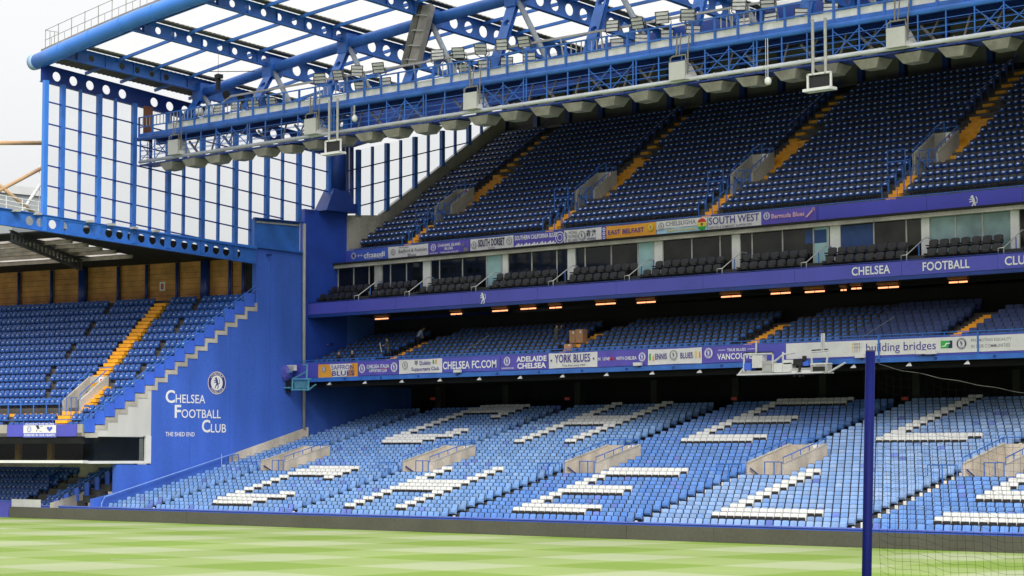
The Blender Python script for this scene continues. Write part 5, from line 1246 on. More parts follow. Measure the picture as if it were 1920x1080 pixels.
lb('orange and white banner, leftmost on the lower balcony', 597, 671, ORC, lambda T, C, Q, m, g: (Q([(.38, .03), (.72, .05), (.85, .95), (.30, .97)], WH, -.004), C(.15, .62, .22, IK, WH, IK), T('SAFFRON', .34, .90, .55, .88, NV), T('BLUES', .36, .92, .10, .48, NV, .03)), -.06)
lb('violet banner with white badges at both ends, beside the orange banner', 672, 747, VIO, lambda T, C, Q, m, g: (C(.10, .5, .34, TXW, VI, TXW), C(.90, .52, .36, TXW, VI, TXW), T('CHELSEA ITALIA', .22, .78, .5, .76, TXW, .02), T('SUPPORTERS CLUB', .28, .72, .22, .42, TXW), Q([(.22, .44), (.42, .44), (.42, .47), (.22, .47)], GR), Q([(.56, .44), (.78, .44), (.78, .47), (.56, .47)], RD)))
lb('white banner with a dark badge and small tricolour on the lower balcony', 748, 829, WHC, lambda T, C, Q, m, g: (C(.15, .6, .30, GY, WH, IK), T('Dublin', .49, .74, .58, .86, NV), Q([(.37, .9), (.45, .9), (.44, .66), (.41, .58), (.38, .66)], GY), T('Supporters Club', .30, .94, .10, .44, NV), Q([(.79, .62), (.825, .62), (.82, .92), (.79, .92)], GR), Q([(.85, .62), (.88, .62), (.885, .92), (.855, .92)], OG)), .02)
lb('violet fascia banner with one wide line of white web lettering', 830, 938, PURPLE, lambda T, C, Q, m, g: T('CHELSEA FC.COM', .01, .94, .22, .76, TXW, .02))
lb('violet banner with two lines of heavy white capitals beside a badge', 939, 1028, VIO, lambda T, C, Q, m, g: (C(.14, .62, .32, TXW, VI, TXW), T('SUPPORTERS CLUB', .02, .28, .1, .2, TXW), T('ADELAIDE', .34, .97, .54, .90, TXW, .035), T('CHELSEA', .36, .96, .08, .45, TXW, .035)))
def star(m, c, r, mi): m.add([(c[0] + r * (1 if k % 2 == 0 else .42) * math.sin(k * math.pi / 5), c[1], c[2] + r * (1 if k % 2 == 0 else .42) * math.cos(k * math.pi / 5)) for k in range(10)], [tuple(range(10))], mi)
lb('white banner with dark capitals between two stars', 1029, 1120, WHC, lambda T, C, Q, m, g: (T('YORK BLUES', .13, .86, .36, .90, NV, .02), T('True Blue since 1905', .28, .76, .10, .24, GY), star(m, (g[0] + g[3] * .06, g[1], g[2] + g[4] * .52), .12, IK), star(m, (g[0] + g[3] * .93, g[1], g[2] + g[4] * .56), .12, IK)), .02)
lb('wrinkled violet banner with small white line and red word', 1121, 1214, VIO, lambda T, C, Q, m, g: (T('IN', .01, .06, .42, .62, TXW), T('LOVE', .11, .25, .42, .62, TXW, .02), T('ME', .26, .34, .42, .62, RD, .02), T('WITH CHELSEA', .38, .79, .40, .62, TXW), C(.90, .55, .30, TXW, VI, TXW)))
lb('white banner with centre badge between two dark words', 1215, 1316, WHC, lambda T, C, Q, m, g: (T('ENNIS', .14, .36, .34, .72, NV, .02), T('BLUES', .61, .84, .34, .72, NV, .02), C(.485, .58, .34, GY, WH, IK), Q([(.03, .3), (.06, .3), (.06, .75), (.03, .7)], GR), Q([(.09, .25), (.12, .28), (.115, .65), (.095, .6)], OG), Q([(.88, .35), (.91, .35), (.91, .8), (.88, .75)], YE), Q([(.95, .35), (.98, .35), (.975, .75), (.955, .75)], OG)), .01)
lb('violet banner with white word behind the television platform', 1317, 1420, VIO, lambda T, C, Q, m, g: (C(.12, .62, .34, TXW, VI, TXW), T('TRUE BLUES', .46, .80, .68, .86, TXW), Q([(.30, .76), (.43, .76), (.43, .79), (.30, .79)], TXW), Q([(.83, .76), (.96, .76), (.96, .79), (.83, .79)], TXW), T('VANCOUVER', .28, .99, .18, .56, TXW, .02)))
def bb(T, C, Q, m, g):
    u = lambda px: (at(px, 650, Y=YB - .05)[0] - g[0]) / g[3]; w1 = u(1700) - u(1699)
    for k, c in enumerate((YE, GY, IK, RD, GY, SK)):
        a = u(1598 + 3.4 * k); Q([(a, .25), (a + w1 * .8, .25), (a + w1 * .8, .72), (a, .72)], c); Q([(a - w1 * .8, .56), (a + w1 * 1.6, .56), (a + w1 * 1.6, .6), (a - w1 * .8, .6)], c)
        disc(m, (g[0] + g[3] * (a + w1 * .4), g[1], g[2] + g[4] * .78), EX, EZ, .05, mi=c, n=8)
    T('building bridges', u(1624), u(1755), .10, .78, NV, .006)
    a, b = u(1764), u(1786); f = lambda t: a + (b - a) * t
    Q([(a, .30), (b, .30), (b, .76), (a, .76)], GR); Q([(f(.62), .30), (b, .30), (b, .76), (f(.8), .76), (f(.7), .50)], IK, .003); Q([(f(.08), .40), (f(.4), .42), (f(.52), .56), (f(.8), .58), (f(.8), .62), (f(.45), .62), (f(.34), .46), (f(.08), .44)], TXW, .006)
    C(u(1803), .54, .36, IK, WH, IK); T('PROMOTING EQUALITY', u(1821), u(1897), .60, .80, GY, .006); T('IN OUR COMMUNITIES', u(1821), u(1894), .26, .46, GY, .006)
y_ = lambda x: 697 - .0335 * (x - 577)
banner('long white campaign board with violet words and green logo, nearest the net post', 1474, 2060, y_(1474), y_(2060), YB - .05, 11.22, 12.26, WHITEP, bb, .0, None)
for px in (1649, 1835): mb = MB(); x = at(px, 640, Y=YB)[0]; mb.box((x - .06, YB - .10, 11.1), (x + .06, YB - .075, 12.5)); part('fascia_strap', mb, STEEL, GS)
Uz0, Uz1 = 20.95, 21.98
def ub(label, xa, xb, cloth, fn, dy=0):
    y = lambda x: 482 - .0835 * (x - 650)
    return banner(label, xa, xb, y(xa), y(xb), YU - .06, Uz0 + dy, Uz1 + dy, cloth, fn, .02, 'banners on the upper tier front')
ub('bright blue banner, leftmost on the upper tier front', 656, 727, BLUC, lambda T, C, Q, m, g: (C(.11, .55, .28, TXW, VI, IK), T('cfcsaudi', .38, .93, .30, .72, TXW, .03), T('SUPPORTERS', .40, .88, .2, .28, TXW), Q([(.19, .5), (.36, .52), (.36, .55), (.19, .53)], TXW), Q([(.24, .38), (.25, .38), (.25, .66), (.24, .66)], TXW, .004), Q([(.31, .40), (.32, .40), (.32, .68), (.31, .68)], TXW, .004)))
ub('white banner with dark rounded words and a left badge, upper front', 728, 803, WHC, lambda T, C, Q, m, g: (C(.13, .56, .28, GY, WH, IK), T('Bedford & Rushden', .27, .98, .44, .72, GY, .02), T('Blues', .50, .71, .08, .34, GY, .02), T('We R Luton', .27, .52, .82, .93, IK)))
ub('violet banner with white words and island outlines', 804, 881, VIO, lambda T, C, Q, m, g: (C(.12, .62, .30, TXW, VI, TXW), T('CHANNEL ISLAND', .23, .78, .62, .84, TXW, .02), T('BLUES', .40, .60, .36, .56, TXW, .02), T('"THEIR LAND OF BLUES"', .28, .74, .1, .24, TXW), Q([(.80, .55), (.88, .90), (.86, .6), (.83, .52)], GY), Q([(.85, .12), (.95, .1), (.97, .38), (.87, .40)], GY), T('SUPPORTERS', .03, .22, .12, .22, TXW)))
ub('white banner with tall dark capitals and a badge at each end', 882, 963, WHC, lambda T, C, Q, m, g: (C(.09, .52, .30, GY, WH, IK), C(.91, .60, .32, GY, WH, IK), T('SOUTH DORSET', .19, .80, .34, .92, IK, .03), T('CHELSEA', .42, .58, .08, .26, GY)))
ub('violet banner with white city skyline', 964, 1057, VIO, lambda T, C, Q, m, g: (T('SOUTHERN CALIFORNIA BLUES', .02, .88, .58, .92, TXW, .02), [Q([(u, .06), (u + .03, .06), (u + .03, .18 + .2 * ((k * 7) % 5) / 5), (u, .18 + .2 * ((k * 7) % 5) / 5)], TXW) for k, u in enumerate(np.arange(.02, .84, .032))], disc(m, (g[0] + g[3] * .93, g[1], g[2] + g[4] * .5), EX, EZ, .46, .40, mi=TXW), disc(m, (g[0] + g[3] * .93, g[1], g[2] + g[4] * .5), EX, EZ, .26, .21, mi=TXW)))
ub('white banner with two large Chinese characters', 1058, 1128, WHC, lambda T, C, Q, m, g: (T('HONG', .13, .36, .68, .92, GY), T('KONG', .13, .36, .40, .62, GY), T('BLUES', .12, .36, .10, .32, GY), C(.48, .5, .38, GY, WH, IK), T('香港', .60, .86, .40, .88, IK, .01), T('切尔西球迷', .62, .86, .12, .30, IK), lion(m, (g[0] + .22, g[1], g[2] + g[4] * .5), EX, EZ, .35, .85, NV)))
ub('orange banner on the upper tier front', 1137, 1230, ORC, lambda T, C, Q, m, g: (T('EAST BELFAST', .04, .77, .36, .70, NV, .02), C(.90, .64, .26, YE, YE, NV)))
ub('narrow violet banner with white petals beside the orange banner', 1128, 1136.5, VIO, lambda T, C, Q, m, g: [disc(m, (g[0] + g[3] * .6, g[1], g[2] + g[4] * v), EX, EZ, .13, .08, mi=TXW, n=10) for v in (.2, .5, .8)])
ub('sky blue and white banner with a red, yellow and green disc', 1231, 1327, SKYC, lambda T, C, Q, m, g: (Q([(.0, .42), (1., .5), (1., 1.), (0, 1.)], WH, -.006), C(.10, .64, .28, GY, WH, IK), T('CHELSUGHA', .19, .78, .60, .92, GY, .025), T('GHANA IS TRUE CHELSEA', .22, .76, .18, .36, YE, .02), disc(m, (g[0] + g[3] * .895, g[1], g[2] + g[4] * .52), EX, EZ, .44, mi=YE), m.add([(g[0] + g[3] * .895 + .44 * math.cos(t), g[1] - .004, g[2] + g[4] * .52 + .44 * math.sin(t)) for t in np.linspace(R(20), R(160), 12)], [tuple(range(12))], RD), m.add([(g[0] + g[3] * .895 + .44 * math.cos(t), g[1] - .004, g[2] + g[4] * .52 + .44 * math.sin(t)) for t in np.linspace(R(200), R(340), 12)], [tuple(range(12))], GR), star(m, (g[0] + g[3] * .895, g[1] - .008, g[2] + g[4] * .52), .16, IK)))
ub('white banner with widest violet capitals', 1328, 1427, WHC, lambda T, C, Q, m, g: (T('SOUTH WEST', .02, .97, .42, .93, NV, .01), T('DEVON & SOMERSET SUPPORTERS', .03, .84, .14, .30, GY)))
ub('violet banner with pink script, rightmost on the upper tier front', 1428, 1531, VIO, lambda T, C, Q, m, g: (C(.10, .62, .28, TXW, VI, TXW), T('Bermuda Blues', .19, .79, .40, .72, PK, .03), Q([(.80, .30), (.84, .28), (.96, .74), (.93, .80)], PK), disc(m, (g[0] + g[3] * .95, g[1], g[2] + g[4] * .80), EX, EZ, .12, .06, mi=PK, n=10)), .05)
# memorial banner in the corner
sb0, sb1 = sfac(107, 806), sfac(46, 806); zb0, zb1 = W(150, 819).z - .02, W(150, 792.5).z
t = thing('memorial_banner', 'white and blue memorial banner with a heart on the corner balcony', 'banner', tuple(SF(sb0, -.1, zb0)))
mb = MB(); mb.prism([SF(sb0, -.10, zb0), SF(sb1, -.10, zb0), SF(sb1, -.10, zb1), SF(sb0, -.10, zb1)], Vector(B) * -.02); part('cloth', mb, WHC, t)
mb = MB(); Wb, Hb = sb1 - sb0, zb1 - zb0
def MQ(pts, mi, o=.13): mb.add([SF(sb1 - Wb * u, -o, zb0 + Hb * v) for u, v in pts], [tuple(range(len(pts)))], mi)
MQ([(0, 0), (1, 0), (1, .30), (0, .30)], 1); put_text(mb, 'FOREVER IN OUR HEARTS', SF(sb1 - Wb * .03, -.14, zb0 + Hb * .07), Vector(U), EZ, Wb * .94, Hb * .17, .02, 0)
MQ([(.0, .86), (1., .86), (1., 1.), (.0, 1.)], 1); put_text(mb, 'ALWAYS THE BLUES', SF(sb1 - Wb * .06, -.14, zb0 + Hb * .89), Vector(U), EZ, Wb * .88, Hb * .1, .02, 0)
crest(mb, SF(sb1 - Wb * .18, -.13, zb0 + Hb * .58), Vector(U), EZ, -Vector(B), Hb * .22, 1, 0, 1)
MQ([(.81, .38), (.90, .62), (.89, .72), (.85, .75), (.81, .68)], 1); MQ([(.81, .38), (.81, .68), (.77, .75), (.73, .72), (.72, .62)], 1)
MQ([(.38, .84), (.47, .84), (.50, .62), (.44, .55)], 2); MQ([(.52, .78), (.60, .80), (.60, .77), (.53, .75)], 2); MQ([(.40, .40), (.42, .40), (.42, .55), (.40, .5)], 2); MQ([(.50, .42), (.57, .38), (.57, .41), (.50, .45)], 2)
part('print', mb, [WHITET, mat('blue_banner_print', (.09, .12, .55), .6, .05, 2.), INK], t)

# ---------------------------------------------------------------- people in the middle tier
SKIN = mat('skin', (.50, .30, .22), .6, .08, 6.); HAIRD = mat('dark_hair', (.02, .016, .013), .7, .2, 8.); HAIRG = mat('grey_hair', (.35, .34, .32), .7, .2, 8.)
def person(label, base, face, top, legs, hair, h=1.75, lean=0., arms='down', sit=False, coat=False):
    """one continuous skinned body; feet at base, turned to `face` (radians, 0 looks along -Y)"""
    k = h / 1.75; hip = .50 if sit else .92
    J = {'pel': (0, 0, hip), 'sp': (0, -.02 - .25 * lean, hip + .22), 'ch': (0, -.02 - .6 * lean, hip + .44 - .1 * lean), 'nk': (0, -.03 - .85 * lean, hip + .60 - .2 * lean), 'hd': (0, -.06 - 1.0 * lean, hip + .70 - .25 * lean), 'hd2': (0, -.07 - 1.1 * lean, hip + .82 - .3 * lean)}
    Rr = {'pel': .155, 'sp': .145, 'ch': .17, 'nk': .062, 'hd': .085, 'hd2': .088}
    E_ = [('pel', 'sp'), ('sp', 'ch'), ('ch', 'nk'), ('nk', 'hd'), ('hd', 'hd2')]
    cz = J['ch'][2] + .06; cy = J['ch'][1]
    for s, n in ((-1, 'l'), (1, 'r')):
        kn = (s * .11, -.42 if sit else -.03, .48 if sit else .50); an = (s * .11, -.42 if sit else .02, .09)
        J[n + 'hp'] = (s * .10, 0, hip - .05); J[n + 'kn'] = kn; J[n + 'an'] = an; J[n + 'to'] = (an[0] * 1.15, an[1] - .20, .04)
        Rr[n + 'hp'] = .10; Rr[n + 'kn'] = .07; Rr[n + 'an'] = .05; Rr[n + 'to'] = .045
        E_ += [('pel', n + 'hp'), (n + 'hp', n + 'kn'), (n + 'kn', n + 'an'), (n + 'an', n + 'to')]
        up = {'down': ((s * .27, cy, cz - .28), (s * .25, cy - .12, cz - .52)), 'raised': ((s * .30, cy - .12, cz - .10), (s * .16, cy - .30, cz + .18)), 'front': ((s * .26, cy - .10, cz - .24), (s * .14, cy - .36, cz - .26)), 'one': ((s * .29, cy - .05, cz - (.24 if s > 0 else .06)), (s * .22, cy - .28, cz - (.4 if s > 0 else -.22)))}[arms]
        J[n + 'sh'] = (s * .19, cy, cz); J[n + 'el'] = up[0]; J[n + 'wr'] = up[1]; d = Vector(up[1]) - Vector(up[0]); J[n + 'ha'] = tuple(Vector(up[1]) + d.normalized() * .12)
        Rr[n + 'sh'] = .075; Rr[n + 'el'] = .052; Rr[n + 'wr'] = .036; Rr[n + 'ha'] = .04
        E_ += [('ch', n + 'sh'), (n + 'sh', n + 'el'), (n + 'el', n + 'wr'), (n + 'wr', n + 'ha')]
    ks = list(J); me = bpy.data.meshes.new('person'); me.from_pydata([tuple(k * a for a in J[q]) for q in ks], [(ks.index(a), ks.index(b)) for a, b in E_], [])
    o = bpy.data.objects.new('person', me); COL.objects.link(o); o.modifiers.new('s', 'SKIN'); me.skin_vertices[0].data[0].use_root = True
    for i, q in enumerate(ks): r = Rr[q] * k * (1.12 if coat and q in ('pel', 'sp', 'ch') else 1); me.skin_vertices[0].data[i].radius = (r * (1.15 if q in ('ch', 'pel') else 1), r * (.8 if q in ('ch', 'pel', 'sp') else 1))
    o.modifiers.new('u', 'SUBSURF').levels = 2; bpy.context.view_layer.update()
    ev = o.evaluated_get(bpy.context.evaluated_depsgraph_get()); m2 = bpy.data.meshes.new_from_object(ev); bpy.data.objects.remove(o)
    m2.materials.clear(); [m2.materials.append(q) for q in (top, legs, SKIN, BLACKP)]
    hz = J['nk'][2] * k; bot = (hip - (.35 if coat else .02)) * k
    hands = [Vector(J[n + 'wr']) * k for n in 'lr']
    for p in m2.polygons:
        c = p.center; p.use_smooth = True
        p.material_index = 2 if c.z > hz + .02 and abs(c.x) < .16 * k or min((c - q).length for q in hands) < .10 * k else 0 if c.z > bot and (c.y > -.25 or not sit or c.z > .6) else 1 if c.z > .11 * k else 3
    root = bpy.data.objects.new('person', m2); COL.objects.link(root); root.location = base; root.rotation_euler = (0, 0, face); tag(root, label, 'person')
    hd = Vector(J['hd2']) * k; mb = MB()
    mb.tube([hd + Vector((0, .025, -.06)), hd + Vector((0, .03, .0)), hd + Vector((0, .015, .06)), hd + Vector((0, 0, .105))], [.093 * k, .105 * k, .092 * k, .03 * k], 12); ho = mb.build('hair', hair, root, True)
    mb = MB()
    for s in (-1, 1): mb.box(hd + Vector((s * .035 - .012, -.105, -.045)), hd + Vector((s * .035 + .012, -.085, -.028)), 1)
    mb.add([hd + Vector((-.014, -.088, -.085)), hd + Vector((.014, -.088, -.085)), hd + Vector((0, -.118, -.08)), hd + Vector((0, -.09, -.03))], [(0, 2, 3), (2, 1, 3), (0, 1, 2)], 0); mb.box(hd + Vector((-.025, -.094, -.118)), hd + Vector((.025, -.085, -.108)), 2)
    for s in (-1, 1): mb.box(hd + Vector((s * .092 - .012, -.01, -.075)), hd + Vector((s * .092 + .012, .03, -.015)), 0)
    mb.build('face_features', [SKIN, BLACKP, mat('lip', (.40, .15, .13), .6, .05, 2.)], root)
    return root
def mid_floor(px, py, r):
    Y = MY + MD * (r - 1) + .22; p = at(px, py, Y=Y); return Vector((p[0], Y, MZ + MR * (r - 1)))
DKC = mat('black_coat', (.012, .012, .013), .75, .2, 4.); GRC = mat('grey_coat', (.085, .088, .092), .8, .2, 4.); LBS = mat('pale_blue_shirt', (.36, .44, .66), .7, .1, 4.); DJ = mat('dark_trousers', (.014, .014, .017), .8, .2, 4.)
person('person in black standing among the end seats near the blue wall', mid_floor(616, 650, 5), R(60), DKC, DJ, HAIRD, 1.78, .05, 'front')
person('person with short pale hair in black at the front rail', mid_floor(634, 672, 1), R(80), DKC, DJ, mat('sandy_hair', (.32, .2, .12), .7, .2, 8.), 1.55, .1, 'front')
person('grey haired person in black facing left at the front rail', mid_floor(662, 672, 1), R(-80), DKC, DJ, HAIRG, 1.6, .05, 'front')
pp = person('person in a dark coat holding a broom in the aisle', mid_floor(729, 660, 4), R(-60), GRC, DJ, HAIRD, 1.72, .1, 'front', coat=True)
a = mid_floor(722, 660, 4); mb = MB(); mb.tube([a + Vector((.05, -.3, .02)), a + Vector((-.35, -.25, 1.35))], .028, 6); bo = thing('broom', 'pale handled broom held by the person in the aisle', 'broom', a); part('handle', mb, WHITEP, bo); mb = MB(); mb.box(a + Vector((-.18, -.36, 0)), a + Vector((.25, -.26, .10))); part('brush_head', mb, BROWN, bo)
person('person in a pale blue shirt bending over the higher seats', mid_floor(783, 640, 7), R(150), LBS, DJ, HAIRD, 1.8, .42, 'down')
person('person in a grey coat raising one hand beside the cardboard boxes', mid_floor(1043, 655, 5) + Vector((0, 0, 0)), R(170), GRC, DJ, HAIRD, 1.8, .0, 'one', coat=True)
for lab, px, py, r, w_, h_ in (('tall cardboard box standing on the seats', 1076, 628, 5, .55, .95), ('wide cardboard box beside the tall one', 1089, 626, 5, .75, 1.0), ('small low cardboard box on the yellow steps', 1068, 646, 3, .75, .5)):
    q = mid_floor(px, py, r) + EZ * .35; t = thing('cardboard_box', lab + ' in the middle tier', 'box', q, group='cardboard boxes in the middle tier'); mb = MB(); mb.box(q + Vector((-w_ / 2, -.2, 0)), q + Vector((w_ / 2, .3, h_))); part('carton', mb, CARD, t)
    mb = MB(); mb.box(q + Vector((-w_ / 2 - .004, .01, h_ + .002)), q + Vector((w_ / 2 + .004, .07, h_ + .006))); mb.box(q + Vector((w_ * .1, -.21, h_ * .72)), q + Vector((w_ * .1 + .14, -.202, h_ * .9))); part('tape', mb, WHITET, t)
for px, py in ((885, 655), (1645, 620)):                       # pale diagonal stair rails
    a, b = Vector(at(px - 28, py + 12, Y=20.8)), Vector(at(px + 32, py - 26, Y=22.6)); t = thing('stair_rail', 'thin pale stair rail crossing the middle tier seats' + (' near the letters' if px < 1000 else ' beside the navy seats'), 'handrail', a); rails(t, [[a, b]], .018, mat('dull_rail', (.20, .20, .18), .6, .2, 2.))

# ---------------------------------------------------------------- television platforms and cameras on the lower balcony
def L2(px, py, Y=18.9): return Vector(at(px, py, Y=Y))
TV = thing('television_platform', 'white television camera platform hung on the balcony by the net post', 'platform', L2(1470, 700))
a, b = L2(1385, 702), L2(1552, 699); zf = a.z
mb = MB(); mb.box((a.x, 18.7, zf - .08), (b.x - .3, 20.0, zf)); part('floor', mb, WHITEP, TV)
for x0, x1, y0, y1, nm, m in ((1411, 1430, 666, 690, 'cabinet', WHITEP), (1430, 1447, 684, 697, 'low_box', GREYM), (1452, 1485, 680, 698, 'side_panel', WHITEP), (1395, 1408, 680, 694, 'monitor_back', BLUEP), (1520, 1553, 680, 684, 'top_rail_plate', WHITEP), (1483, 1525, 694, 699, 'kick_plate', WHITEP), (1506, 1516, 678, 686, 'blue_screen', BLUEP), (1388, 1452, 694, 702, 'skirt', GREYM), (1449, 1523, 689, 700, 'skirt', GREYM), (1521, 1553, 684, 700, 'side_box', GREYM), (1470, 1496, 674, 683, 'console', WHITEP), (1432, 1448, 676, 684, 'equipment_case', GREYM), (1526, 1548, 687, 696, 'box_window', BLACKP)):
    p, q = L2(x0, y1), L2(x1, y0); mb = MB(); dy_ = {'skirt': .12, 'box_window': -.02, 'side_box': .02}.get(nm, .05); mb.box((p.x, 18.8 + dy_, p.z), (q.x, 19.3 + dy_, q.z)); part(nm, mb, m, TV)
fr = []
for x0, y0, x1, y1 in ((1385, 702, 1395, 690), (1395, 697, 1395, 665), (1418, 666, 1418, 640), (1449, 697, 1449, 664), (1395, 665, 1449, 663), (1452, 678, 1470, 664), (1470, 664, 1490, 662), (1522, 697, 1522, 660), (1546, 699, 1553, 663), (1522, 660, 1553, 658), (1541, 660, 1541, 625), (1545, 660, 1545, 625), (1522, 697, 1550, 699), (1553, 699, 1585, 680), (1468, 697, 1468, 660), (1527, 684, 1527, 699)): fr.append([L2(x0, y0), L2(x1, y1)])
rails(TV, fr, .07, mat('white_tube', (.60, .61, .60), .5, .15, 2.), 'frame')
rails(TV, [[L2(1395, 662), L2(1395, 690)], [L2(1449, 660), L2(1449, 680)], [L2(1396, 661), L2(1449, 660)], [L2(1522, 657), L2(1552, 655)]], .045, BLACKP, 'black_hazard_tape')
TC = thing('television_camera', 'black television camera on the white platform', 'camera', L2(1500, 690))
p = L2(1497, 682); mb = MB(); mb.box(p + Vector((-.35, -.1, -.12)), p + Vector((.38, .25, .30))); mb.box(p + Vector((-.65, .0, -.02)), p + Vector((-.35, .18, .2))); part('body', mb, BLACKP, TC)
mb = MB(); mb.tube([p + Vector((.1, .05, -.12)), p + Vector((.1, .05, -.85))], .12, 8); mb.bar(p + Vector((.1, 0, -.4)), p + Vector((.5, -.1, -.85)), .07); mb.bar(p + Vector((.1, 0, -.4)), p + Vector((-.3, -.1, -.85)), .07); part('pedestal', mb, BLACKP, TC)
mb = MB(); mb.box(p + Vector((.35, -.05, .2)), p + Vector((.6, .1, .5))); part('viewfinder', mb, BLACKP, TC)
CP2 = thing('corner_camera_platform', 'teal framed camera cradle with violet cover at the balcony end', 'platform', L2(540, 720, 19.2))
q2 = lambda x, y: L2(x, y, 19.2)
rails(CP2, [[q2(508, 728), q2(545, 727)], [q2(508, 700), q2(548, 697)], [q2(509, 712), q2(509, 696)], [q2(547, 731), q2(579, 731)], [q2(548, 731), q2(549, 711)], [q2(578, 731), q2(579, 711)], [q2(549, 711), q2(583, 711)], [q2(579, 731), q2(592, 721)], [q2(549, 711), q2(575, 697)], [q2(575, 712), q2(576, 684)], [q2(518, 711), q2(518, 727)], [q2(568, 684), q2(576, 684)]], .07, mat('teal_paint', (.10, .32, .42), .5, .15, 1.), 'frame')
mb = MB(); a, b = q2(550, 729), q2(577, 713); mb.box((a.x, 19.3, a.z), (b.x, 19.38, b.z)); part('mesh_panel', mb, mat('teal_mesh', (.08, .25, .33), .6, .3, 4.), CP2)
mb = MB(); c = q2(534, 700)
pts = []
for i in range(9):
    for j in range(7): th, ph = 2 * math.pi * i / 9, math.pi * j / 6; r_ = .62 * (1 + .18 * math.sin(3 * th + 2 * ph)); pts.append(c + Vector((r_ * math.sin(ph) * math.cos(th), .5 * r_ * math.sin(ph) * math.sin(th), .62 * math.cos(ph) * (1 + .1 * math.sin(2 * th)))))
mb.add(pts, [(i * 7 + j, ((i + 1) % 9) * 7 + j, ((i + 1) % 9) * 7 + j + 1, i * 7 + j + 1) for i in range(9) for j in range(6)]); part('rain_cover', mb, mat('violet_cover', (.10, .10, .42), .5, .25, 3.), CP2)
mb = MB(); mb.box(c + Vector((-.15, .2, -1.6)), c + Vector((.3, .4, -.4))); part('pedestal', mb, BLACKP, CP2)
for k, (x0, x1, y0, y1) in enumerate(((502, 511, 669, 681), (502, 515, 683, 695), (516, 529, 684, 693), (533, 547, 684, 695))):
    p, q = q2(x0, y1), q2(x1, y0); t = thing('junction_box', ['upper white junction box on the blue wall', 'lower white junction box on the blue wall', 'white box beside the junction boxes at the camera cradle', 'white box behind the violet camera cover'][k], 'box', p, group='white boxes at the camera cradle')
    mb = MB(); mb.box((p.x, 19.5, p.z), (q.x, 19.75, q.z)); part('case', mb, WHITEP, t); mb = MB(); mb.box((p.x + .08, 19.48, p.z + .06), (q.x - .08, 19.499, q.z - .06)); part('cover', mb, GREYM, t)
for k, (px, py) in enumerate(((1613, 668), (1728, 661), (1746, 661), (1196, 683), (858, 696))):
    p = L2(px, py, 19.8); t = thing('security_camera', 'white security camera on the balcony beam, ' + ['left of the net post', 'first right of the net post', 'second right of the net post', 'under the wrinkled violet banner', 'under the web lettering'][k], 'camera', p, group='security cameras on the balcony beam')
    mb = MB(); mb.box(p + Vector((-.35, -.12, -.10)), p + Vector((.35, .08, .12))); part('housing', mb, WHITEP, t); mb = MB(); mb.box(p + Vector((-.38, -.1, -.06)), p + Vector((-.351, .06, .08))); mb.box(p + Vector((-.05, .05, -.2)), p + Vector((.05, .2, .0))); part('lens', mb, BLACKP, t)

# things dimly seen at the back of the lower concourse
for k in range(11):
    x = XL + 5 + k * 7.9; slab('concourse_column', (x, 31.6, 7.9), (x + .6, 32.2, 10.6), CONC_D)
for k, px in enumerate((810, 1062, 1375, 1695)):
    p = Vector(at(px, 748, Y=30.6)); t = thing('exit_sign', 'dim red exit glow above a lower tier gangway head, ' + ['over the upper C', 'over the upper H', 'over the upper E', 'right of the net post'][k], 'sign', p, group='red glows at the gangway heads'); mb = MB(); mb.box(p + Vector((-.2, 0, -.08)), p + Vector((.3, .06, .12))); part('panel', mb, REDGLOW, t); mb = MB(); mb.box(p + Vector((-.23, .061, -.11)), p + Vector((.33, .1, .15))); part('case', mb, BLACKP, t)

# ---------------------------------------------------------------- net post and net near the camera
pb, ptop = Vector(at(1625, 1085, Z=0.)), None
dN = 33.; 
def near(px, py, d=dN): r_ = ray(px, py); hd = r_[0] * HX[0] + r_[1] * HX[1]; return Vector(np.array([CX, CY, H]) + r_ * d / hd)
top_ = near(1632, 659); low_ = near(1625, 1080); foot = low_ + (low_ - top_).normalized() * ((low_.z) / abs((low_ - top_).normalized().z))
NP = thing('net_post', 'tall dark blue net post standing in the near foreground', 'post', foot)
mb = MB(); mb.tube([foot, top_], .073, 18); part('pole', mb, mat('gloss_blue_post', (.0025, .006, .085), .6, .1, 1., spec=.12), NP, smooth=True)
mb = MB(); mb.tube([top_, top_ + EZ * .02], [.074, .06], 18); part('cap', mb, BLACKP, NP); mb = MB(); mb.tube([foot, foot + EZ * .05], .16, 18); part('base_plate', mb, GREYM, NP)
NT = thing('ball_net', 'thin dark ball stop net hanging from the net post', 'net', foot)
def npnt(u, v):                                                   # u metres right of the post, v metres down from the head rope
    base = top_ + (near(1920, 659) - near(1632, 659)) * (u / (near(1920, 659) - near(1632, 659)).length)
    sag = -.17 - .48 * (u / 2.4) ** .85 if u > 0 else 0
    wig = .012 * math.sin(9 * u + 2.3 * v) + .010 * math.sin(4.1 * v + u)
    side = (near(1920, 659) - near(1632, 659)).normalized()
    return base + EZ * (sag - v) + side * wig + (foot - top_).normalized() * 0
NETM = mat('net_cord', (.006, .007, .006), .9, .2, 3., spec=0.); cell = .118; mbn = MB(); U_ = 34; V_ = 52
for i in range(U_):
    col_ = [npnt(.10 + i * cell, j * cell) for j in range(V_)]
    for a, b in zip(col_[:-1], col_[1:]): mbn.tube([a, b], .0020, 3, cap=False)
for j in range(V_):
    row_ = [npnt(.10 + i * cell, j * cell + .03 * math.sin(i * .9)) for i in range(U_)]
    for a, b in zip(row_[:-1], row_[1:]): mbn.tube([a, b + EZ * 0], .0018, 3, cap=False)
stuff(part('cords', mbn, NETM, NT))
mb = MB(); mb.tube([npnt(i * .12, -.01 - .009 * math.sin(i * 1.3)) for i in range(36)], .0045, 5); part('head_rope', mb, mat('pale_rope', (.09, .09, .085), .9, .5, 5., spec=0.), NT)

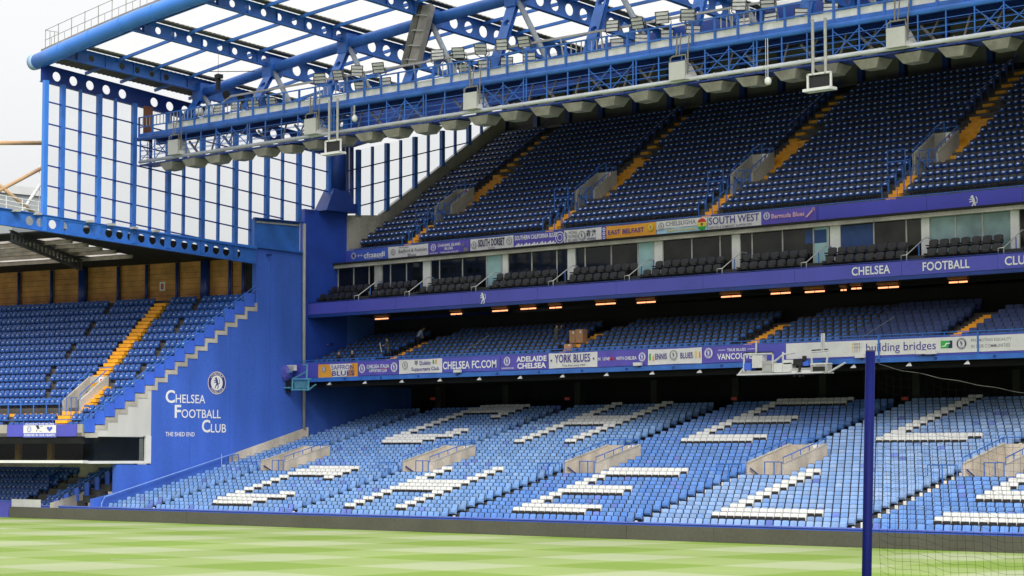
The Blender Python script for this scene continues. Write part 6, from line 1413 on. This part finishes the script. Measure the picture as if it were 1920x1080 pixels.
# ---------------------------------------------------------------- beyond the corner stand roof
BD = thing('grey_building', 'grey office building beyond the corner roof at the left edge', 'building', (-240, 60, 0))
q = lambda x, y, X=-215.: Vector(at(x, y, X=X))
mb = MB(); a, b = q(-120, 349), q(84, 349); mb.box((-225, a.y, 0), (-215, b.y, a.z)); part('wall', mb, mat('hazed_grey_cladding', (.30, .32, .325), .7, .1, .2), BD)  # building colours paled to stand in for distance haze
mb = MB(); mb.box((-225.3, a.y - .3, a.z), (-214.7, b.y + .3, a.z + .9)); part('parapet', mb, mat('hazed_pale_parapet', (.55, .56, .55), .7, .1, .3), BD)
for k in range(3): mb = MB(); y = a.y + 3 + k * 7; mb.box((-214.98, y, a.z - 6), (-214.9, y + 3.6, a.z - 2.5)); part('window', mb, mat('hazed_grey_window', (.2, .22, .23), .3, .1, 1.), BD)
RG = thing('roof_mast_struts', 'tan and white tube struts rising behind the corner roof', 'mast', (-150, -6, 24))
qq = lambda x, y: Vector(at(x, y, X=-144.))
for nm, p0, p1, r_, m in (('strut', (-30, 268), (82, 268), .17, STUBW), ('strut', (-10, 362), (80, 314), .15, STUBW), ('strut', (-10, 340), (66, 402), .14, STUBW), ('white_strut', (42, 396), (76, 345), .13, WHITEP), ('thin_stay', (74, 302), (74, 400), .03, WHITEP)):
    mb = MB(); mb.tube([qq(*p0), qq(*p1)], r_, 10); part(nm, mb, m, RG, smooth=True)
RW = thing('roof_guard_rail', 'white guard rail on top of the corner roof edge', 'railing', (-143, -8, 22))
qq = lambda x, y: Vector(at(x, y, X=-142.))
rails(RW, [[qq(-20, 362), qq(80, 380)], [qq(-20, 370), qq(80, 389)], [qq(-20, 378), qq(80, 397)]] + [[qq(x, 362 + .18 * (x + 20)), qq(x, 388 + .15 * (x + 20))] for x in (-8, 12, 42, 72)], .04, WHITEP)

# ---------------------------------------------------------------- the facing stand across the pitch (the camera stands at its near end); out of view, added to block low sky
FS = thing('unseen_facing_stand', 'blue seated stand with a deep roof across the pitch, unseen, added to block low sky', 'grandstand', (-90, -95, 0))
x0, x1 = -150., -38.
mb = MB()
for r in range(24): mb.box((x0, -80 - 1.3 * (r + 1), 0), (x1, -80 - 1.3 * r, 1 + .85 * r))
part('terrace', mb, mat('unseen_blue_seating', (.03, .06, .20), .8, .3, .8), FS)
mb = MB(); mb.prism([(x0, -81, 34), (x0, -116, 36), (x0, -116, 37), (x0, -81, 35)], (x1 - x0, 0, 0)); part('roof', mb, CONC_D, FS)
mb = MB(); mb.box((x0, -113, 0), (x1, -111.5, 36)); part('rear_wall', mb, CONC_D, FS)
